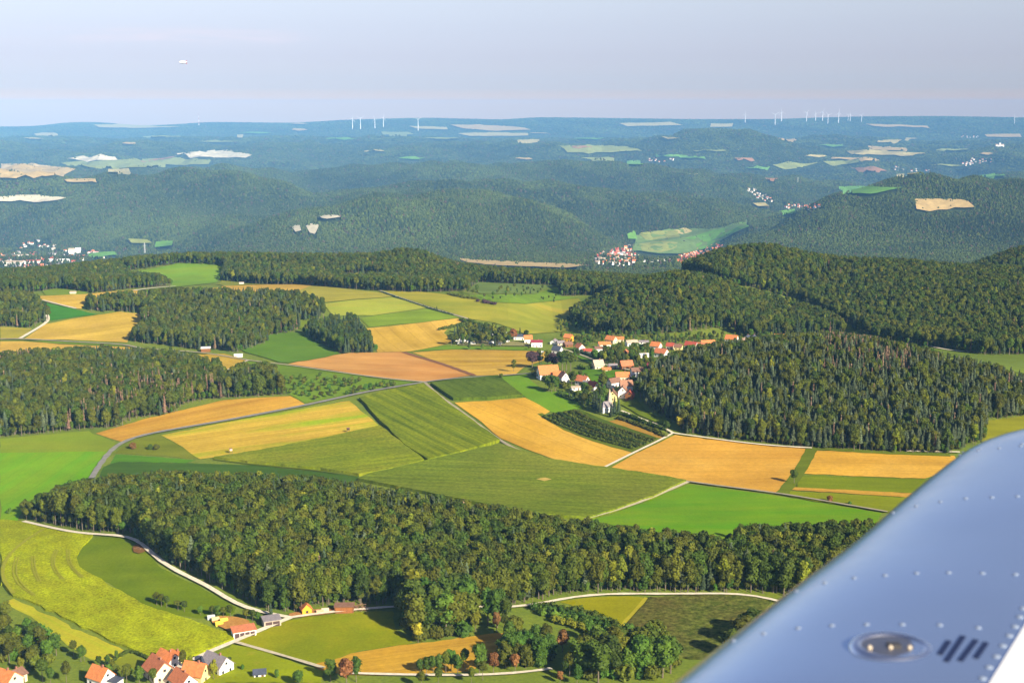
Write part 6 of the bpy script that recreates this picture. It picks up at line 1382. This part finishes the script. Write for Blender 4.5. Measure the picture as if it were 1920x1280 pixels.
gardens([(900, 560), (935, 545), (980, 540), (1020, 545), (1030, 552), (970, 560), (930, 566)], 15, 7, MV, 'in the far scrub patch below the woodland belt', None, 'scrub_tree')
gardens([(1010, 556), (1060, 556), (1070, 566), (1020, 572)], 17, 6, MV, 'in the open scrub near the beech hill', None, 'scrub_tree')
gardens([(868, 545), (892, 545), (898, 553), (872, 554)], 11, 10, MV, 'at the right tip of the woodland belt', None)
gardens([(1075, 602), (1100, 618), (1060, 628), (1030, 622)], 11, 9, MV, 'at the foot of the beech hill beside the crop', None, 'scrub_tree')
gardens([(130, 552), (160, 550), (240, 545), (240, 549), (160, 554)], 40, 5, MV, 'on the far stubble strip', None)

# ------------------------------------------------------------------ aeroplane wing
ZW = CZ - .80
IN = np.array([.80, -.60]); PP = np.array([.60, .80])
edge_px = np.array([(1255, 1288), (1310, 1243), (1380, 1187), (1440, 1138), (1500, 1090), (1552, 1052), (1600, 1016), (1650, 976), (1700, 931), (1735, 903), (1766, 878), (1800, 853), (1825, 836), (1850, 824), (1880, 815), (1925, 808)], float)
de = rays(edge_px[:, 0], edge_px[:, 1]); te = (ZW - .075 - CZ) / de[:, 2]; eg = np.stack([de[:, 0] * te, te], 1)
ep, eq = eg @ PP, eg @ IN
lo = eg[0] - eg[1]; lo /= np.hypot(*lo); hi = eg[-1] - eg[-2]; hi /= np.hypot(*hi)
ext0 = [eg[0] + lo * s for s in (1.6, 1.2, .8, .4, .2)]; ext1 = [eg[-1] + (hi + np.array([0, -.10 * s])) * s for s in (.3, .7, 1.2, 2.0, 2.6)]
full = np.array(ext0 + list(eg) + ext1); fp, fq = full @ PP, full @ IN
o_ = np.argsort(fp); fp, fq = fp[o_], fq[o_]
pk_ = np.linspace(fp[0], fp[-1], 220); qk_ = np.interp(pk_, fp, fq)
for _ in range(14): qk_[1:-1] = np.convolve(qk_, [.25, .5, .25], 'valid')
AE, BE = .42, .115
def wing_z(s):
    s = np.asarray(s, float); u = np.clip(1 - s / AE, 0, 1)
    return ZW - BE * (1 - np.sqrt(np.maximum(0, 1 - u * u))) - .03 * np.maximum(0, s - .45) ** 2
_eo = np.argsort(edge_px[:, 1]); _ey, _ex = edge_px[_eo, 1], edge_px[_eo, 0]
_sp = AE * (1 - np.cos(np.linspace(0.02, math.pi / 2, 40)))
for _ in range(7):                # let the visible outline of the rounded nose, not its foot, follow the edge
    dq = np.zeros(len(pk_)); okk = np.zeros(len(pk_), bool)
    for k in range(len(pk_)):
        P3 = np.column_stack([np.outer(np.full(40, pk_[k]), PP) + np.outer(qk_[k] + _sp, IN), wing_z(_sp)])
        if P3[:, 1].min() < .8: continue
        ax, ay = project(P3); m_ = (ay > 845) & (ay < 1288)
        if m_.sum() < 5: continue
        e_ = (ax - np.interp(ay, _ey, _ex))[m_]; j = np.argmin(e_); dq[k] = e_[j] * P3[m_][j, 1] / F; okk[k] = True
    cf = np.polyfit(pk_[okk], dq[okk], 2); pc = np.clip(pk_, pk_[okk].min(), pk_[okk].max())
    qk_ = qk_ - .8 * np.polyval(cf, pc)
print('wing edge misfit', np.abs(dq[okk]).max())
def on_wing(px, py, lift=0.):
    d = rays(px, py)[0]; z = ZW
    for _ in range(12):
        t = (z - CZ) / d[2]; xy = np.array([d[0] * t, t]); s = xy @ IN - np.interp(xy @ PP, pk_, qk_); z = .5 * z + .5 * float(wing_z(max(s, .004)))
    return Vector((xy[0], xy[1], z + lift))
sp_ = np.concatenate([AE * (1 - np.cos(np.linspace(0, math.pi / 2, 16))), np.linspace(AE + .04, 3.2, 50)])
V = []; ns = len(sp_)
for p_, q_ in zip(pk_, qk_):
    xy = np.outer(np.full(ns, p_), PP) + np.outer(q_ + sp_, IN); V.append(np.column_stack([xy, wing_z(sp_)]))
nb_ = ns
low = []
for p_, q_ in zip(pk_, qk_):
    xy = np.outer(np.full(ns, p_), PP) + np.outer(q_ + sp_, IN); u = np.clip(1 - sp_ / AE, 0, 1)
    low.append(np.column_stack([xy, ZW - BE - (.05 + .04 * np.minimum(sp_, 1)) * np.sqrt(np.maximum(0, 1 - u * u))]))
V = np.concatenate(V + low); npk = len(pk_); off_ = npk * ns
ii = (np.arange(npk - 1)[:, None] * ns + np.arange(ns - 1)[None]).ravel()
top = np.stack([ii, ii + 1, ii + ns + 1, ii + ns], 1); bot = np.stack([ii + off_ + ns, ii + off_ + ns + 1, ii + off_ + 1, ii + off_], 1)
def metal(name, col, rough, var=.06, metallic=1.0):
    m, t, b = new_mat(name); tc = node(t, 'ShaderNodeTexCoord'); f = noise(t, tc.outputs['Object'], 3, 4, .6, (.3, .7))
    t.links.new(mixc(t, tuple(c * (1 - var) for c in col), col, f), b.inputs['Base Color']); b.inputs['Metallic'].default_value = metallic
    f2 = noise(t, tc.outputs['Object'], 9, 3, .6, (.3, .7)); r_ = node(t, 'ShaderNodeMapRange'); r_.inputs[3].default_value = rough * .85; r_.inputs[4].default_value = rough * 1.2
    t.links.new(f2, r_.inputs[0]); t.links.new(r_.outputs[0], b.inputs['Roughness'])
    f3 = noise(t, tc.outputs['Object'], 1.5, 1, .4); bp = node(t, 'ShaderNodeBump'); bp.inputs['Strength'].default_value = .16; bp.inputs['Distance'].default_value = .08
    t.links.new(f3, bp.inputs['Height']); t.links.new(bp.outputs[0], b.inputs['Normal']); return m
SKIN = metal('silver_wing_paint', (.55, .67, .83), .17, metallic=.88)
wc = Vector((1.0, 2.4, ZW)); wing = empty('aeroplane_wing', wc)
def wpart(name, me): o = obj(name, me, wing); o.location = -wc; return o
sk = wpart('wing_skin', mesh_np('wing_skin', V, [top, bot], [SKIN], smooth=True)); sk.data.validate()
RIV = plain_mat('rivet_metal', (.24, .29, .39), .9, spec=.05, var=.05)
riv = []
for x, y in [(1675, 960), (1718, 948), (1764, 940), (1811, 934), (1860, 932), (1908, 930), (1494, 1107), (1547, 1092), (1602, 1083), (1660, 1078), (1719, 1074), (1779, 1073), (1842, 1074), (1904, 1076), (1433, 1187), (1497, 1177), (1560, 1172), (1625, 1170), (1692, 1170), (1762, 1171), (1834, 1176), (1376, 1200), (1800, 851), (1806, 846), (1834, 844), (1838, 841), (1874, 840), (1914, 836), (1917, 832), (1912, 1156), (1903, 1174), (1892, 1191), (1880, 1210), (1868, 1230), (1854, 1250), (1842, 1271), (1918, 1140), (1830, 1292)]:
    riv.append(on_wing(x, y))
bmv, bmf = ICO2; RV, RFc, o_ = [], [], 0
for i, c in enumerate(riv):
    s_ = .0052 if i < 29 else .0064
    RV.append(bmv * np.array([s_, s_, s_ * .32]) + np.array(c)); RFc.append(bmf + o_); o_ += len(bmv)
wpart('rivet', mesh_np('rivet', np.concatenate(RV), [np.concatenate(RFc)], [RIV], smooth=True))
# white painted flap along the rear
fa, fb = on_wing(1920, 1172), on_wing(1854, 1280)
e_ = (fb - fa).normalized(); fa2, fb2 = fa - e_ * .9, fb + e_ * 1.2; side = Vector((e_.y, -e_.x, 0)); side = side if side.x > 0 else -side
m = MB(); n = 14
for k in range(n):
    a, b = fa2.lerp(fb2, k / n), fa2.lerp(fb2, (k + 1) / n); up = Vector((0, 0, .012))
    prof = [(-.002, -.006), (.001, .0022), (.012, .0032), (.5, .0022), (.5, -.05)]
    for (s0, z0), (s1, z1) in zip(prof[:-1], prof[1:]):
        m.add([a + side * s0 + Vector((0, 0, z0)), b + side * s0 + Vector((0, 0, z0)), b + side * s1 + Vector((0, 0, z1)), a + side * s1 + Vector((0, 0, z1))], [(0, 3, 2, 1)])
wpart('flap', m.mesh('flap', plain_mat('white_gloss_paint', (.85, .85, .84), .3, spec=.5, var=.02)))
# fuel cap
c = on_wing(1672, 1212); cap = empty('fuel_cap', c - wc); cap.parent = wing; cap.scale = (1, .86, 1)
def lathe(prof, n=40):
    m = MB(); vs_ = [(r_ * math.cos(2 * math.pi * k / n), r_ * math.sin(2 * math.pi * k / n), z) for r_, z in prof for k in range(n)]
    m.add(vs_, [(i * n + k, i * n + (k + 1) % n, (i + 1) * n + (k + 1) % n, (i + 1) * n + k) for i in range(len(prof) - 1) for k in range(n)]); return m
CHROME = metal('polished_chrome', (.88, .89, .92), .28); GREY = metal('cap_grey', (.45, .43, .42), .4)
RC = .058
lathe([(RC * 1.10, -.004), (RC * 1.06, .001), (RC * .98, .004), (RC * .90, .0045), (RC * .82, .003), (RC * .78, .0005)][::-1]).build('cap_rim', CHROME, cap, smooth=True)
lathe([(.0001, .002), (RC * .5, .002), (RC * .79, .0008)]).build('cap_lid', GREY, cap, smooth=True)
m = MB(); m.box(-RC * .12, RC * .22, -.008, .008, .002, .0055); m.build('cap_latch', plain_mat('dark_latch', (.05, .05, .055), .5), cap)
for x in (-.62, -.08, .42):
    m = MB(); v_, f_ = ICO2; m.add([Vector((x * RC, -.010, .003)) + Vector(q) * .0036 for q in v_], [tuple(q) for q in f_]); m.build('cap_screw', plain_mat('brass_screw', (.55, .47, .36), .6), cap, smooth=True)
# slanted dark stencil strokes beside the cap
INK = plain_mat('stencil_ink', (.012, .022, .07), .5, var=.05)
m = MB()
for (x0, y0), (x1, y1) in [((1762, 1226), (1779, 1201)), ((1774, 1239), (1806, 1192)), ((1800, 1238), (1830, 1199)), ((1829, 1233), (1849, 1204))]:
    a, b = on_wing(x0, y0, .0012), on_wing(x1, y1, .0012); d = (b - a).normalized(); s = Vector((-d.y, d.x, 0)) * .0043
    m.add([a - s, a + s, b + s, b - s] + [q - Vector((0, 0, .003)) for q in (a - s, a + s, b + s, b - s)], [(3, 2, 1, 0), (4, 5, 6, 7), (0, 1, 5, 4), (1, 2, 6, 5), (2, 3, 7, 6), (3, 0, 4, 7)])
me_ = m.mesh('stencil_marking', INK); o = wpart('stencil_marking', me_)
bm = bmesh.new(); bm.from_mesh(me_); bmesh.ops.recalc_face_normals(bm, faces=bm.faces[:]); bm.to_mesh(me_); bm.free()
tag(wing, 'riveted silver-blue aeroplane wing with fuel cap and white flap close to the camera', 'wing')
# ------------------------------------------------------------------ haze: one closed box of thin pale air
hm = bpy.data.materials.new('haze'); hm.use_nodes = True; t = hm.node_tree; t.nodes.clear()
ov = t.nodes.new('ShaderNodeOutputMaterial'); pv = t.nodes.new('ShaderNodeVolumePrincipled')
pv.inputs['Color'].default_value = (*HAZE_COLOR, 1); pv.inputs['Density'].default_value = HAZE_DENSITY; pv.inputs['Anisotropy'].default_value = -0.3
t.links.new(pv.outputs[0], ov.inputs['Volume'])
hb = MB(); hb.box(-19500, 19500, -500, 29000, -620, 430)
hz_ = hb.build('haze', hm); tag(hz_, 'thin blue haze filling the air over the whole valley', 'haze', kind='stuff')
